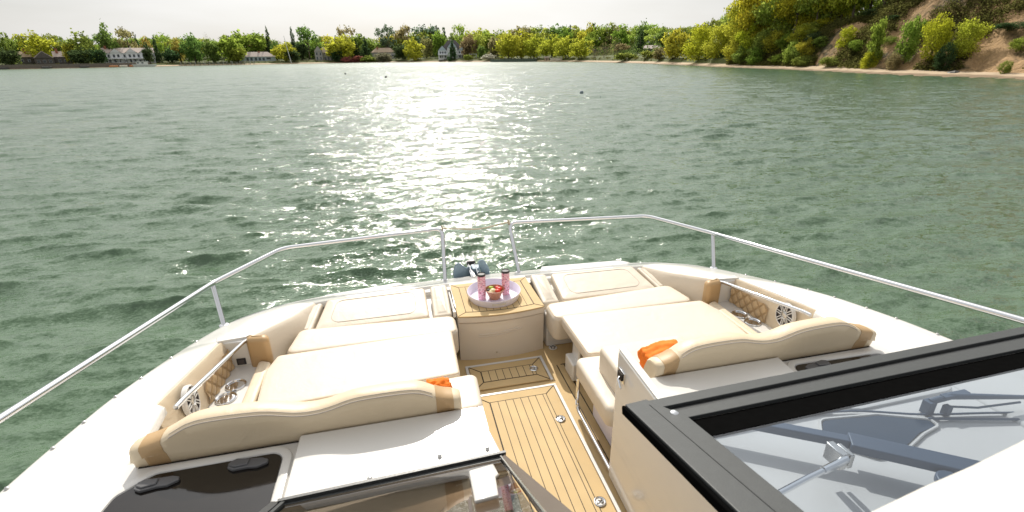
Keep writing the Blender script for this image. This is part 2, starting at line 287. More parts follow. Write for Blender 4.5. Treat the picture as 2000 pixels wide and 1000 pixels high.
TREES=[
('tree', 'broad', 'olive', -242.0, 407.2, 0.99, 18.9, 12.5, 'dark olive tree at the left edge of the far shore', ''),
('evergreen_bush', 'round', 'dark', -234.5, 396.4, 0.33, 11.4, 9.4, 'low dark evergreen in front of the leftmost olive tree', ''),
('tree', 'broad', 'yellow', -237.4, 431.7, 1.97, 18.9, 17.5, 'wispy yellow green willow behind the two shingled houses', ''),
('tree', 'round', 'yellow', -214.8, 427.7, 1.25, 14.2, 9.4, 'small yellow tree right of the dark shingled house', ''),
('tree', 'broad', 'olive', -208.5, 430.6, 1.15, 19.6, 16.3, 'bushy olive tree left of the long white house', ''),
('bush', 'round', 'dark', -204.5, 416.1, 0.59, 10.3, 12.4, 'dark spreading bush on the lawn left of the white house', ''),
('bush', 'round', 'dark', -198.0, 421.7, 0.59, 10.7, 9.5, 'dark rounded bush nearest the left end of the white house', ''),
('tree', 'broad', 'green', -204.6, 455.0, 1.97, 25.3, 12.3, 'tallest dark green tree behind the long white house', ''),
('tree', 'sparse', 'tan', -197.1, 466.9, 2.13, 24.4, 16.1, 'thin tan leaved tree above the roof of the long white house', ''),
('evergreen_tree', 'round', 'dark', -173.7, 440.8, 0.59, 14.9, 6.2, 'dark evergreen hiding the right end of the white house', ''),
('tree', 'round', 'orange', -184.8, 469.8, 1.97, 18.8, 7.3, 'small orange tinged round tree behind the white house', ''),
('conifer', 'cone', 'dark', -174.0, 457.4, 1.04, 17.1, 4.6, 'dark pointed conifer right of the white house', ''),
('tree', 'sparse', 'lime', -174.6, 476.4, 1.75, 21.1, 13.1, 'light green feathery tree right of the dark pointed conifer', ''),
('bush', 'round', 'dark', -166.5, 462.1, 0.85, 10.8, 11.5, 'dark hedge like bush on the lawn behind the long dock', ''),
('tree', 'round', 'orange', -164.9, 475.2, 1.25, 18.2, 8.4, 'orange tinted olive tree behind the dock', ''),
('tree', 'broad', 'green', -153.2, 471.2, 0.77, 19.9, 15.6, 'big dark green tree standing over the long dock', ''),
('bare_tree', 'bare', 'grey', -159.7, 498.7, 2.08, 24.4, 5.3, 'bare grey tree rising above the green trees by the dock', ''),
('bare_tree', 'bare', 'grey', -151.8, 503.8, 2.13, 25.0, 8.5, 'leaning bare tree with a forked top behind the dock', ''),
('tree', 'round', 'green', -141.4, 475.7, 0.77, 17.8, 12.4, 'dark round tree right of the tree over the dock', ''),
('tree', 'round', 'leaf', -129.5, 484.2, 0.94, 20.2, 19.7, 'rounded green tree left of the grey ranch house', ''),
('tree', 'round', 'leaf', -123.5, 477.8, 0.64, 13.2, 12.8, 'low domed green tree at the left corner of the ranch house', ''),
('tree', 'round', 'leaf', -124.6, 523.5, 2.42, 25.2, 31.0, 'broad dome shaped green tree behind the grey ranch house', ''),
('conifer', 'cone', 'dark', -105.7, 520.6, 2.18, 24.4, 6.8, 'dark spire conifer behind the right end of the ranch house', ''),
('tree', 'round', 'green', -99.6, 514.0, 1.93, 16.8, 8.5, 'small green tree beside the dark spire conifer', ''),
('tree', 'round', 'yellow', -88.3, 492.2, 0.77, 15.6, 17.2, 'yellow domed tree behind the flagpole', ''),
('bush', 'round', 'dark', -81.8, 488.3, 0.59, 9.9, 10.7, 'dark bush at the foot of the flagpole', ''),
('spruce', 'cone', 'spruce', -85.6, 524.5, 2.13, 24.6, 6.6, 'thin blue grey spruce right of the flagpole', ''),
('tree', 'round', 'dark', -78.6, 516.5, 1.75, 16.1, 10.5, 'dark green tree between the spruce and the grey gabled house', ''),
('tree', 'sparse', 'green', -72.6, 524.7, 2.01, 27.3, 15.3, 'tall open crowned tree left of the grey gabled house', ''),
('tree', 'sparse', 'green', -65.7, 536.0, 2.26, 20.5, 10.2, 'slim open tree just behind the grey gabled house', ''),
('tree', 'round', 'yellow', -42.3, 503.7, 0.66, 22.4, 25.0, 'bright yellow domed tree beside the grey gabled house', ''),
('tree', 'sparse', 'tan', -39.1, 548.2, 2.42, 29.4, 16.6, 'pale tan tree rising behind the yellow domed tree', ''),
('tree', 'round', 'olive', -24.6, 532.1, 1.97, 22.2, 20.2, 'olive tree right of the yellow domed tree', ''),
('bush', 'round', 'dark', -45.1, 494.8, -0.44, 11.1, 9.6, 'dark bush under the yellow domed tree', ''),
('cedar', 'cone', 'dark', -28.6, 508.2, 0.7, 13.5, 10.0, 'dark cedar behind the pink shrubs', ''),
('cedar', 'cone', 'dark', -20.7, 505.4, 0.77, 16.8, 10.1, 'larger dark cedar right of the pink shrubs', ''),
('shrub', 'shrub', 'pink', -36.2, 494.1, -0.69, 5.8, 10.6, 'pinkish brown shrub on the beach edge, left of the pair', 'pink shrubs on the beach edge'),
('shrub', 'shrub', 'pink', -28.4, 496.1, -0.69, 6.1, 10.7, 'pinkish brown shrub on the beach edge, right of the pair', 'pink shrubs on the beach edge'),
('shrub', 'shrub', 'olive', -18.3, 491.3, -0.6, 6.3, 13.4, 'low olive shrub right of the pink shrubs', ''),
('shrub', 'shrub', 'grey', -4.8, 485.2, -0.35, 8.4, 15.2, 'twiggy grey green shrub below the tan roofed house', ''),
('tree', 'sparse', 'spruce', -0.3, 532.0, 2.42, 28.4, 15.7, 'tall grey green tree behind the tan roofed house', ''),
('tree', 'sparse', 'tan', 14.8, 523.9, 2.5, 27.5, 15.7, 'pale open tree right of the tall grey green tree', ''),
('evergreen_bush', 'round', 'dark', 10.7, 477.9, 0.59, 13.5, 13.4, 'dark round evergreen left of the bright yellow tree', ''),
('tree', 'broad', 'yellow', 20.5, 466.2, -0.35, 16.9, 15.8, 'bright yellow tree with a visible trunk near the beach', ''),
('tree', 'round', 'tan', 33.1, 487.4, 1.75, 17.9, 10.2, 'tan rounded tree left of the white gabled house', ''),
('tree', 'sparse', 'spruce', 35.3, 527.6, 3.32, 28.2, 22.1, 'grey green tree behind the white gabled house, leftmost of three', ''),
('tree', 'round', 'leaf', 44.6, 485.8, 2.13, 23.7, 12.1, 'oval green tree at the left shoulder of the white gabled house', ''),
('tree', 'sparse', 'lime', 65.2, 491.6, 3.65, 25.4, 11.5, 'tall light tree right above the roof of the white gabled house', ''),
('yew', 'cone', 'dark', 49.9, 427.4, -0.44, 13.7, 7.0, 'dark cone shaped yew in front of the white gabled house', ''),
('tree', 'round', 'brown', 63.2, 426.1, 1.25, 17.9, 12.5, 'round brown leaved tree at the right of the white gabled house', ''),
('tree', 'round', 'lime', 72.6, 431.7, 2.14, 17.6, 11.0, 'lime green tree behind the pergola', ''),
('tree', 'round', 'green', 69.1, 401.4, 0.85, 10.5, 5.5, 'small dark tree right of the pergola', ''),
('tree', 'round', 'brown', 79.3, 396.1, 1.46, 15.4, 11.0, 'brown rounded tree left of the yellow willows', ''),
('shrub', 'shrub', 'olive', 59.3, 403.1, -0.69, 5.6, 5.5, 'small olive shrub on the lawn below the pergola', ''),
('shrub', 'shrub', 'white', 71.2, 381.0, 0.33, 4.6, 9.0, 'white flowering shrub on the lawn', ''),
('tree', 'broad', 'yellow', 83.1, 370.2, 0.64, 16.5, 14.8, 'yellow willow left of three behind the timber bulkhead', ''),
('tree', 'broad', 'yellow', 91.2, 363.0, 0.7, 17.1, 16.0, 'yellow willow in the middle of three behind the timber bulkhead', ''),
('tree', 'broad', 'yellow', 97.4, 351.2, 0.61, 13.8, 12.1, 'yellow willow right of three behind the timber bulkhead', ''),
('tree', 'broad', 'yellow', 104.3, 334.2, 0.7, 14.3, 14.2, 'tall yellow tree just right of the timber bulkhead', ''),
('tree', 'broad', 'yellow', 107.5, 313.5, 0.61, 11.8, 12.8, 'yellow tree over the white dinghies', ''),
('tree', 'broad', 'yellow', 110.2, 293.5, 0.59, 10.0, 11.4, 'yellow tree next to the brown thicket', ''),
('bare_tree', 'bare', 'brown', 111.6, 277.0, 0.64, 7.9, 8.5, 'leafless brown tree in the thicket behind the sandy beach', 'brown thicket behind the beach'),
('bare_tree', 'bare', 'brown', 113.2, 266.2, 0.77, 9.0, 9.3, 'leafless brown tree in the thicket behind the sandy beach', 'brown thicket behind the beach'),
('bare_tree', 'bare', 'brown', 114.3, 255.6, 0.94, 10.4, 9.5, 'leafless brown tree in the thicket behind the sandy beach', 'brown thicket behind the beach'),
('bare_tree', 'sparse', 'brown', 115.9, 251.4, 1.15, 6.2, 7.8, 'leafless brown tree in the thicket behind the sandy beach', 'brown thicket behind the beach'),
('shrub', 'shrub', 'olive', 108.0, 228.8, -0.35, 4.2, 8.5, 'olive shrub at the top of the beach below the small dark house', ''),
('conifer', 'cone', 'dark', 133.5, 265.1, 3.08, 10.1, 5.5, 'dark conifer left of the small pale roofed house', ''),
('bush', 'round', 'olive', 108.0, 206.7, 0.64, 3.3, 5.5, 'rounded olive bush below the small pale roofed house', ''),
('bush', 'round', 'brown', 104.1, 189.9, 0.33, 4.6, 5.1, 'brown bush right below the small pale roofed house', ''),
('tree', 'broad', 'yellow', 102.5, 175.8, 0.53, 9.6, 9.8, 'rounded yellow tree by the beach left of the golden tree', ''),
('tree', 'broad', 'gold', 97.0, 152.0, 0.24, 10.7, 8.4, 'golden yellow tree leaning over the beach', ''),
('tree', 'broad', 'yellow', 94.3, 138.7, 0.91, 8.9, 7.1, 'yellow tree right behind the golden tree', ''),
('tree', 'round', 'olive', 114.0, 185.1, 1.73, 7.0, 5.7, 'olive tree between the two yellow beach trees', ''),
('tree', 'broad', 'olive', 101.3, 141.9, 1.85, 11.2, 7.3, 'olive tree on the rise where the bluff begins', ''),
('woodland_tree', 'tall', 'yellow', 95.4, 130.3, 1.71, 12.7, 8.3, 'slender sunlit woodland tree on the crest of the bluff', 'sunlit woodland on the bluff crest'),
('woodland_tree', 'tall', 'gold', 93.3, 122.7, 2.25, 15.1, 8.8, 'slender sunlit woodland tree on the crest of the bluff', 'sunlit woodland on the bluff crest'),
('woodland_tree', 'tall', 'yellow', 97.2, 124.1, 2.99, 12.9, 8.1, 'slender sunlit woodland tree on the crest of the bluff', 'sunlit woodland on the bluff crest'),
('woodland_tree', 'tall', 'lime', 93.7, 115.8, 3.59, 15.2, 8.9, 'slender sunlit woodland tree on the crest of the bluff', 'sunlit woodland on the bluff crest'),
('woodland_tree', 'tall', 'yellow', 97.1, 115.9, 4.65, 13.1, 8.2, 'slender sunlit woodland tree on the crest of the bluff', 'sunlit woodland on the bluff crest'),
('woodland_tree', 'tall', 'gold', 93.5, 108.5, 5.0, 14.1, 8.1, 'slender sunlit woodland tree on the crest of the bluff', 'sunlit woodland on the bluff crest'),
('woodland_tree', 'tall', 'yellow', 98.2, 110.2, 6.19, 12.0, 8.0, 'slender sunlit woodland tree on the crest of the bluff', 'sunlit woodland on the bluff crest'),
('woodland_tree', 'tall', 'lime', 94.4, 103.1, 6.31, 12.9, 7.9, 'slender sunlit woodland tree on the crest of the bluff', 'sunlit woodland on the bluff crest'),
('woodland_tree', 'tall', 'yellow', 95.7, 100.9, 6.9, 13.0, 8.1, 'slender sunlit woodland tree on the crest of the bluff', 'sunlit woodland on the bluff crest'),
('woodland_tree', 'tall', 'gold', 97.3, 99.1, 7.5, 11.6, 7.5, 'slender sunlit woodland tree on the crest of the bluff', 'sunlit woodland on the bluff crest'),
('woodland_tree', 'tall', 'yellow', 96.0, 94.9, 7.86, 13.1, 7.9, 'slender sunlit woodland tree on the crest of the bluff', 'sunlit woodland on the bluff crest'),
('woodland_tree', 'tall', 'lime', 98.2, 93.6, 8.65, 11.2, 7.4, 'slender sunlit woodland tree on the crest of the bluff', 'sunlit woodland on the bluff crest'),
('woodland_tree', 'tall', 'yellow', 96.0, 88.6, 9.26, 11.2, 7.3, 'slender sunlit woodland tree on the crest of the bluff', 'sunlit woodland on the bluff crest'),
('woodland_tree', 'tall', 'gold', 98.8, 87.8, 10.28, 10.4, 7.2, 'slender sunlit woodland tree on the crest of the bluff', 'sunlit woodland on the bluff crest'),
('woodland_tree', 'tall', 'yellow', 100.1, 85.4, 11.29, 9.9, 7.5, 'slender sunlit woodland tree on the crest of the bluff', 'sunlit woodland on the bluff crest'),
('tree', 'broad', 'yellow', 91.9, 126.4, 0.4, 7.7, 5.7, 'leafy tree in the thicket where the bluff meets the beach', 'thicket where the bluff meets the beach'),
('tree', 'broad', 'gold', 92.1, 121.6, 1.52, 7.3, 5.7, 'leafy tree in the thicket where the bluff meets the beach', 'thicket where the bluff meets the beach'),
('tree', 'broad', 'olive', 91.0, 115.4, 0.14, 7.4, 5.4, 'leafy tree in the thicket where the bluff meets the beach', 'thicket where the bluff meets the beach'),
('tree', 'broad', 'yellow', 91.6, 111.8, 2.22, 5.0, 5.2, 'leafy tree in the thicket where the bluff meets the beach', 'thicket where the bluff meets the beach'),
('tree', 'broad', 'leaf', 91.7, 107.8, 2.95, 3.8, 4.4, 'leafy tree in the thicket where the bluff meets the beach', 'thicket where the bluff meets the beach'),
('tree', 'broad', 'olive', 90.5, 121.5, -0.52, 4.7, 4.5, 'leafy tree in the thicket where the bluff meets the beach', 'thicket where the bluff meets the beach'),
('tree', 'broad', 'leaf', 89.9, 115.2, -0.52, 4.1, 4.0, 'leafy tree in the thicket where the bluff meets the beach', 'thicket where the bluff meets the beach'),
('tree', 'broad', 'yellow', 91.8, 104.1, 3.81, 4.3, 4.8, 'leafy tree in the thicket where the bluff meets the beach', 'thicket where the bluff meets the beach'),
('tree', 'broad', 'lime', 93.1, 101.7, 5.98, 2.6, 4.7, 'leafy tree in the thicket where the bluff meets the beach', 'thicket where the bluff meets the beach'),
('tree', 'broad', 'gold', 95.0, 99.9, 6.89, 2.4, 4.6, 'leafy tree in the thicket where the bluff meets the beach', 'thicket where the bluff meets the beach'),
('tree', 'broad', 'lime', 88.8, 102.3, -0.43, 5.1, 3.7, 'leafy tree in the thicket where the bluff meets the beach', 'thicket where the bluff meets the beach'),
('tree', 'broad', 'yellow', 88.6, 98.0, 0.37, 4.5, 3.7, 'leafy tree in the thicket where the bluff meets the beach', 'thicket where the bluff meets the beach'),
('tree', 'broad', 'olive', 89.7, 95.2, 3.1, 2.3, 3.4, 'leafy tree in the thicket where the bluff meets the beach', 'thicket where the bluff meets the beach'),
('tree', 'broad', 'yellow', 103.6, 139.0, 2.64, 12.9, 8.5, 'sunlit tree in the second row behind the crest of the bluff', 'second row of trees on the bluff'),
('tree', 'broad', 'lime', 105.8, 132.7, 4.09, 13.3, 8.6, 'sunlit tree in the second row behind the crest of the bluff', 'second row of trees on the bluff'),
('tree', 'broad', 'olive', 106.7, 125.6, 5.72, 14.6, 8.1, 'sunlit tree in the second row behind the crest of the bluff', 'second row of trees on the bluff'),
('tree', 'broad', 'yellow', 107.4, 119.0, 7.07, 13.6, 7.7, 'sunlit tree in the second row behind the crest of the bluff', 'second row of trees on the bluff'),
('tree', 'broad', 'lime', 108.0, 112.5, 7.99, 14.0, 7.2, 'sunlit tree in the second row behind the crest of the bluff', 'second row of trees on the bluff'),
('tree', 'broad', 'olive', 108.8, 107.4, 8.79, 14.1, 6.8, 'sunlit tree in the second row behind the crest of the bluff', 'second row of trees on the bluff'),
('tree', 'broad', 'yellow', 109.5, 102.3, 9.89, 13.2, 6.5, 'sunlit tree in the second row behind the crest of the bluff', 'second row of trees on the bluff'),
('shrub', 'shrub', 'leaf', 89.3, 105.8, -0.44, 3.0, 4.3, 'bright green bush at the left foot of the bluff', ''),
('shrub', 'shrub', 'olive', 89.0, 100.2, 0.28, 4.1, 4.6, 'olive scrub bush low on the bluff under the crest trees', ''),
('shrub', 'shrub', 'dark', 90.7, 97.7, 3.94, 2.8, 4.3, 'dark scrub bush under the crest trees', ''),
('shrub', 'shrub', 'olive', 87.2, 96.0, -0.52, 2.5, 3.9, 'low olive bush just above the beach', ''),
('tree', 'broad', 'gold', 87.7, 87.3, 2.38, 4.6, 2.9, 'golden bush halfway up the bluff', ''),
('shrub', 'shrub', 'leaf', 86.9, 83.8, 2.44, 2.4, 2.7, 'green bush right of the golden bush on the bluff', ''),
('shrub', 'shrub', 'olive', 85.3, 86.8, -0.52, 2.4, 3.8, 'straggling olive bush at the foot of the bluff', ''),
('tree', 'tall2', 'leaf', 82.6, 75.8, -0.36, 7.0, 2.5, 'tall narrow green tree on the lower bluff', ''),
('shrub', 'shrub', 'gold', 82.1, 75.8, -0.6, 3.5, 2.2, 'golden shrub at the foot of the tall narrow green tree', ''),
('shrub', 'shrub', 'dark', 89.8, 80.2, 7.53, 1.0, 2.7, 'dark scrub high on the bluff above the narrow green tree', ''),
('shrub', 'shrub', 'olive', 86.0, 76.4, 3.22, 1.8, 2.2, 'olive scrub between the two green trees on the bluff', ''),
('tree', 'broad', 'leaf', 82.5, 69.8, 0.52, 6.9, 3.1, 'dense green tree in the middle of the bluff', ''),
('tree', 'round', 'gold', 82.0, 65.2, 0.61, 6.9, 3.4, 'large golden green tree on the right of the bluff', ''),
('tree', 'broad', 'yellow', 83.6, 61.8, 1.07, 5.4, 3.9, 'spreading yellow green tree right of the golden one', ''),
('shrub', 'shrub', 'dark', 80.8, 61.8, -0.57, 4.6, 2.1, 'dark bush between the golden and the spreading tree', ''),
('shrub', 'shrub', 'dark', 93.7, 77.0, 11.48, 1.0, 4.5, 'dark scrub at the top of the bluff above the golden tree', ''),
('shrub', 'shrub', 'dark', 93.4, 87.4, 8.75, 1.6, 3.4, 'dark scrub just under the crest of the bluff', ''),
('shrub', 'shrub', 'olive', 93.0, 70.1, 10.55, 1.0, 3.3, 'brownish scrub high above the spreading tree', ''),
('shrub', 'shrub', 'dark', 96.9, 67.8, 13.53, 1.0, 4.5, 'dark thicket at the top right of the bluff', ''),
('shrub', 'shrub', 'dark', 88.4, 59.1, 4.88, 1.3, 3.9, 'dark thicket right of the bare sand patch', ''),
('shrub', 'shrub', 'leaf', 84.9, 55.3, 2.05, 2.1, 2.1, 'green bush at the right edge of the bluff', ''),
('shrub', 'shrub', 'olive', 79.2, 52.7, -0.78, 2.0, 1.2, 'small olive bush low on the right of the bluff', ''),
('shrub', 'shrub', 'brown', 80.6, 70.2, -0.69, 3.2, 2.1, 'brown dry shrub at the foot of the dense green tree', ''),
('tree', 'sparse', 'olive', -286.4, 454.1, 3.86, 14.9, 11.1, 'mixed tree in the wood behind the white and shingled houses at the left', 'wood behind the white and shingled houses at the left'),
('tree', 'broad', 'yellow', -287.0, 462.3, 4.24, 16.9, 10.0, 'mixed tree in the wood behind the white and shingled houses at the left', 'wood behind the white and shingled houses at the left'),
('tree', 'round', 'lime', -266.6, 433.8, 2.44, 15.6, 9.1, 'mixed tree in the wood behind the white and shingled houses at the left', 'wood behind the white and shingled houses at the left'),
('tree', 'cone', 'dark', -280.7, 462.2, 4.0, 15.6, 3.9, 'mixed tree in the wood behind the white and shingled houses at the left', 'wood behind the white and shingled houses at the left'),
('tree', 'round', 'leaf', -266.3, 443.3, 2.76, 14.7, 10.8, 'mixed tree in the wood behind the white and shingled houses at the left', 'wood behind the white and shingled houses at the left'),
('tree', 'sparse', 'green', -270.7, 455.9, 3.41, 13.2, 11.6, 'mixed tree in the wood behind the white and shingled houses at the left', 'wood behind the white and shingled houses at the left'),
('tree', 'cone', 'dark', -274.7, 469.8, 4.23, 16.3, 6.1, 'mixed tree in the wood behind the white and shingled houses at the left', 'wood behind the white and shingled houses at the left'),
('tree', 'round', 'leaf', -260.1, 450.7, 2.93, 16.4, 7.3, 'mixed tree in the wood behind the white and shingled houses at the left', 'wood behind the white and shingled houses at the left'),
('tree', 'sparse', 'green', -267.3, 470.2, 4.05, 17.6, 9.0, 'mixed tree in the wood behind the white and shingled houses at the left', 'wood behind the white and shingled houses at the left'),
('tree', 'broad', 'olive', -267.3, 477.2, 4.43, 16.3, 7.8, 'mixed tree in the wood behind the white and shingled houses at the left', 'wood behind the white and shingled houses at the left'),
('tree', 'sparse', 'leaf', -253.1, 457.0, 3.05, 15.2, 11.2, 'mixed tree in the wood behind the white and shingled houses at the left', 'wood behind the white and shingled houses at the left'),
('tree', 'round', 'leaf', -246.7, 452.6, 2.73, 18.5, 12.1, 'mixed tree in the wood behind the white and shingled houses at the left', 'wood behind the white and shingled houses at the left'),
('tree', 'cone', 'dark', -249.4, 465.8, 3.38, 14.6, 4.7, 'mixed tree in the wood behind the white and shingled houses at the left', 'wood behind the white and shingled houses at the left'),
('tree', 'sparse', 'olive', -236.8, 450.2, 2.48, 18.2, 11.7, 'mixed tree in the wood behind the white and shingled houses at the left', 'wood behind the white and shingled houses at the left'),
('tree', 'broad', 'olive', -238.6, 463.0, 3.0, 16.2, 12.5, 'mixed tree in the wood behind the white and shingled houses at the left', 'wood behind the white and shingled houses at the left'),
('tree', 'broad', 'green', -230.6, 456.5, 2.54, 12.6, 8.5, 'mixed tree in the wood behind the white and shingled houses at the left', 'wood behind the white and shingled houses at the left'),
('tree', 'bare', 'grey', -244.4, 491.0, 4.45, 11.7, 8.5, 'mixed tree in the wood behind the white and shingled houses at the left', 'wood behind the white and shingled houses at the left'),
('tree', 'round', 'lime', -232.0, 474.4, 3.23, 14.4, 12.6, 'mixed tree in the wood behind the white and shingled houses at the left', 'wood behind the white and shingled houses at the left'),
('tree', 'cone', 'dark', -235.8, 490.6, 4.09, 16.3, 5.6, 'mixed tree in the wood behind the white and shingled houses at the left', 'wood behind the white and shingled houses at the left'),
('tree', 'cone', 'dark', -220.7, 466.1, 2.58, 14.6, 6.2, 'mixed tree in the wood behind the white and shingled houses at the left', 'wood behind the white and shingled houses at the left'),
('tree', 'sparse', 'green', -232.9, 500.8, 4.48, 17.2, 11.4, 'mixed tree in the wood behind the white and shingled houses at the left', 'wood behind the white and shingled houses at the left'),
('tree', 'broad', 'lime', -220.4, 484.8, 3.28, 14.1, 12.7, 'mixed tree in the wood behind the white and shingled houses at the left', 'wood behind the white and shingled houses at the left'),
('tree', 'round', 'lime', -225.4, 504.6, 4.39, 16.1, 14.9, 'mixed tree in the wood behind the white and shingled houses at the left', 'wood behind the white and shingled houses at the left'),
('tree', 'broad', 'leaf', -218.9, 500.7, 3.96, 15.8, 10.6, 'mixed tree in the wood behind the white and shingled houses at the left', 'wood behind the white and shingled houses at the left'),
('tree', 'sparse', 'olive', -213.0, 499.3, 3.69, 16.4, 13.2, 'mixed tree in the wood behind the white and shingled houses at the left', 'wood behind the white and shingled houses at the left'),
('tree', 'sparse', 'green', -210.7, 506.1, 3.93, 16.2, 12.2, 'mixed tree in the wood behind the white and shingled houses at the left', 'wood behind the white and shingled houses at the left'),
('tree', 'cone', 'dark', -195.4, 480.7, 2.44, 16.8, 6.1, 'mixed tree in the wood behind the white and shingled houses at the left', 'wood behind the white and shingled houses at the left'),
('tree', 'sparse', 'lime', -201.3, 506.8, 3.65, 16.9, 14.6, 'mixed tree in the wood behind the white and shingled houses at the left', 'wood behind the white and shingled houses at the left'),
('tree', 'sparse', 'olive', -193.1, 499.5, 3.02, 17.1, 14.6, 'mixed tree in the wood behind the white and shingled houses at the left', 'wood behind the white and shingled houses at the left'),
('tree', 'sparse', 'yellow', -191.9, 510.5, 3.36, 15.0, 15.9, 'mixed tree in the wood behind the white and shingled houses at the left', 'wood behind the white and shingled houses at the left'),
('tree', 'sparse', 'yellow', -191.0, 521.1, 3.75, 18.8, 13.1, 'mixed tree in the wood behind the white and shingled houses at the left', 'wood behind the white and shingled houses at the left'),
('tree', 'round', 'olive', -186.9, 524.7, 3.69, 16.5, 14.0, 'mixed tree in the wood behind the ranch house and the grey gabled house', 'wood behind the ranch house and the grey gabled house'),
('tree', 'sparse', 'olive', -175.2, 504.6, 2.46, 17.7, 14.5, 'mixed tree in the wood behind the ranch house and the grey gabled house', 'wood behind the ranch house and the grey gabled house'),
('tree', 'sparse', 'green', -180.0, 530.5, 3.61, 17.7, 15.1, 'mixed tree in the wood behind the ranch house and the grey gabled house', 'wood behind the ranch house and the grey gabled house'),
('tree', 'round', 'leaf', -172.7, 520.0, 2.96, 17.2, 11.0, 'mixed tree in the wood behind the ranch house and the grey gabled house', 'wood behind the ranch house and the grey gabled house'),
('tree', 'round', 'lime', -172.7, 532.7, 3.57, 17.8, 13.1, 'mixed tree in the wood behind the ranch house and the grey gabled house', 'wood behind the ranch house and the grey gabled house'),
('tree', 'sparse', 'leaf', -164.0, 521.8, 2.88, 17.0, 13.1, 'mixed tree in the wood behind the ranch house and the grey gabled house', 'wood behind the ranch house and the grey gabled house'),
('tree', 'sparse', 'lime', -163.6, 536.2, 3.57, 17.2, 10.9, 'mixed tree in the wood behind the ranch house and the grey gabled house', 'wood behind the ranch house and the grey gabled house'),
('tree', 'broad', 'lime', -162.2, 545.4, 4.05, 15.4, 18.1, 'mixed tree in the wood behind the ranch house and the grey gabled house', 'wood behind the ranch house and the grey gabled house'),
('tree', 'sparse', 'lime', -155.2, 538.5, 3.53, 15.1, 11.9, 'mixed tree in the wood behind the ranch house and the grey gabled house', 'wood behind the ranch house and the grey gabled house'),
('tree', 'bare', 'grey', -153.5, 551.7, 4.23, 14.8, 13.9, 'mixed tree in the wood behind the ranch house and the grey gabled house', 'wood behind the ranch house and the grey gabled house'),
('tree', 'broad', 'olive', -147.1, 542.7, 3.61, 19.7, 12.1, 'mixed tree in the wood behind the ranch house and the grey gabled house', 'wood behind the ranch house and the grey gabled house'),
('tree', 'broad', 'green', -144.7, 557.9, 4.42, 18.2, 13.8, 'mixed tree in the wood behind the ranch house and the grey gabled house', 'wood behind the ranch house and the grey gabled house'),
('tree', 'cone', 'dark', -140.0, 559.8, 4.44, 15.2, 6.8, 'mixed tree in the wood behind the ranch house and the grey gabled house', 'wood behind the ranch house and the grey gabled house'),
('tree', 'broad', 'brown', -128.4, 534.3, 2.9, 18.9, 14.9, 'mixed tree in the wood behind the ranch house and the grey gabled house', 'wood behind the ranch house and the grey gabled house'),
('tree', 'sparse', 'lime', -127.9, 555.1, 3.96, 20.2, 14.0, 'mixed tree in the wood behind the ranch house and the grey gabled house', 'wood behind the ranch house and the grey gabled house'),
('tree', 'broad', 'green', -121.9, 556.8, 3.96, 21.0, 19.4, 'mixed tree in the wood behind the ranch house and the grey gabled house', 'wood behind the ranch house and the grey gabled house'),
('tree', 'round', 'brown', -115.9, 551.3, 3.56, 19.7, 14.1, 'mixed tree in the wood behind the ranch house and the grey gabled house', 'wood behind the ranch house and the grey gabled house'),
('tree', 'sparse', 'olive', -111.9, 558.7, 3.91, 15.6, 12.9, 'mixed tree in the wood behind the ranch house and the grey gabled house', 'wood behind the ranch house and the grey gabled house'),
('tree', 'broad', 'green', -104.8, 548.3, 3.25, 14.8, 16.1, 'mixed tree in the wood behind the ranch house and the grey gabled house', 'wood behind the ranch house and the grey gabled house'),
('tree', 'sparse', 'leaf', -99.8, 549.2, 3.23, 11.9, 14.0, 'mixed tree in the wood behind the ranch house and the grey gabled house', 'wood behind the ranch house and the grey gabled house'),
('tree', 'broad', 'leaf', -93.2, 550.2, 3.17, 11.7, 18.5, 'mixed tree in the wood behind the ranch house and the grey gabled house', 'wood behind the ranch house and the grey gabled house'),
('tree', 'sparse', 'lime', -87.4, 550.4, 3.09, 14.5, 19.7, 'mixed tree in the wood behind the ranch house and the grey gabled house', 'wood behind the ranch house and the grey gabled house'),
('tree', 'round', 'green', -80.4, 539.4, 2.52, 15.4, 18.8, 'mixed tree in the wood behind the ranch house and the grey gabled house', 'wood behind the ranch house and the grey gabled house'),
('tree', 'broad', 'green', -78.7, 574.9, 4.27, 16.4, 19.7, 'mixed tree in the wood behind the ranch house and the grey gabled house', 'wood behind the ranch house and the grey gabled house'),
('tree', 'broad', 'lime', -70.1, 546.2, 2.66, 18.0, 15.0, 'mixed tree in the wood behind the ranch house and the grey gabled house', 'wood behind the ranch house and the grey gabled house'),
('tree', 'round', 'green', -67.3, 573.2, 3.98, 15.4, 20.3, 'mixed tree in the wood behind the ranch house and the grey gabled house', 'wood behind the ranch house and the grey gabled house'),
('tree', 'sparse', 'yellow', -60.6, 571.4, 3.77, 19.8, 21.9, 'mixed tree in the wood behind the ranch house and the grey gabled house', 'wood behind the ranch house and the grey gabled house'),
('tree', 'round', 'olive', -56.1, 573.0, 3.8, 15.0, 21.7, 'mixed tree in the wood behind the ranch house and the grey gabled house', 'wood behind the ranch house and the grey gabled house'),
('tree', 'cone', 'dark', -50.2, 562.3, 3.15, 18.3, 9.2, 'mixed tree in the wood behind the ranch house and the grey gabled house', 'wood behind the ranch house and the grey gabled house'),
('tree', 'round', 'leaf', -44.2, 549.9, 2.53, 16.5, 16.0, 'mixed tree in the wood behind the ranch house and the grey gabled house', 'wood behind the ranch house and the grey gabled house'),
('tree', 'sparse', 'yellow', -40.7, 565.4, 3.18, 16.4, 14.3, 'mixed tree in the wood behind the ranch house and the grey gabled house', 'wood behind the ranch house and the grey gabled house'),
('tree', 'broad', 'yellow', -34.4, 551.6, 2.51, 16.3, 16.2, 'mixed tree in the wood behind the ranch house and the grey gabled house', 'wood behind the ranch house and the grey gabled house'),
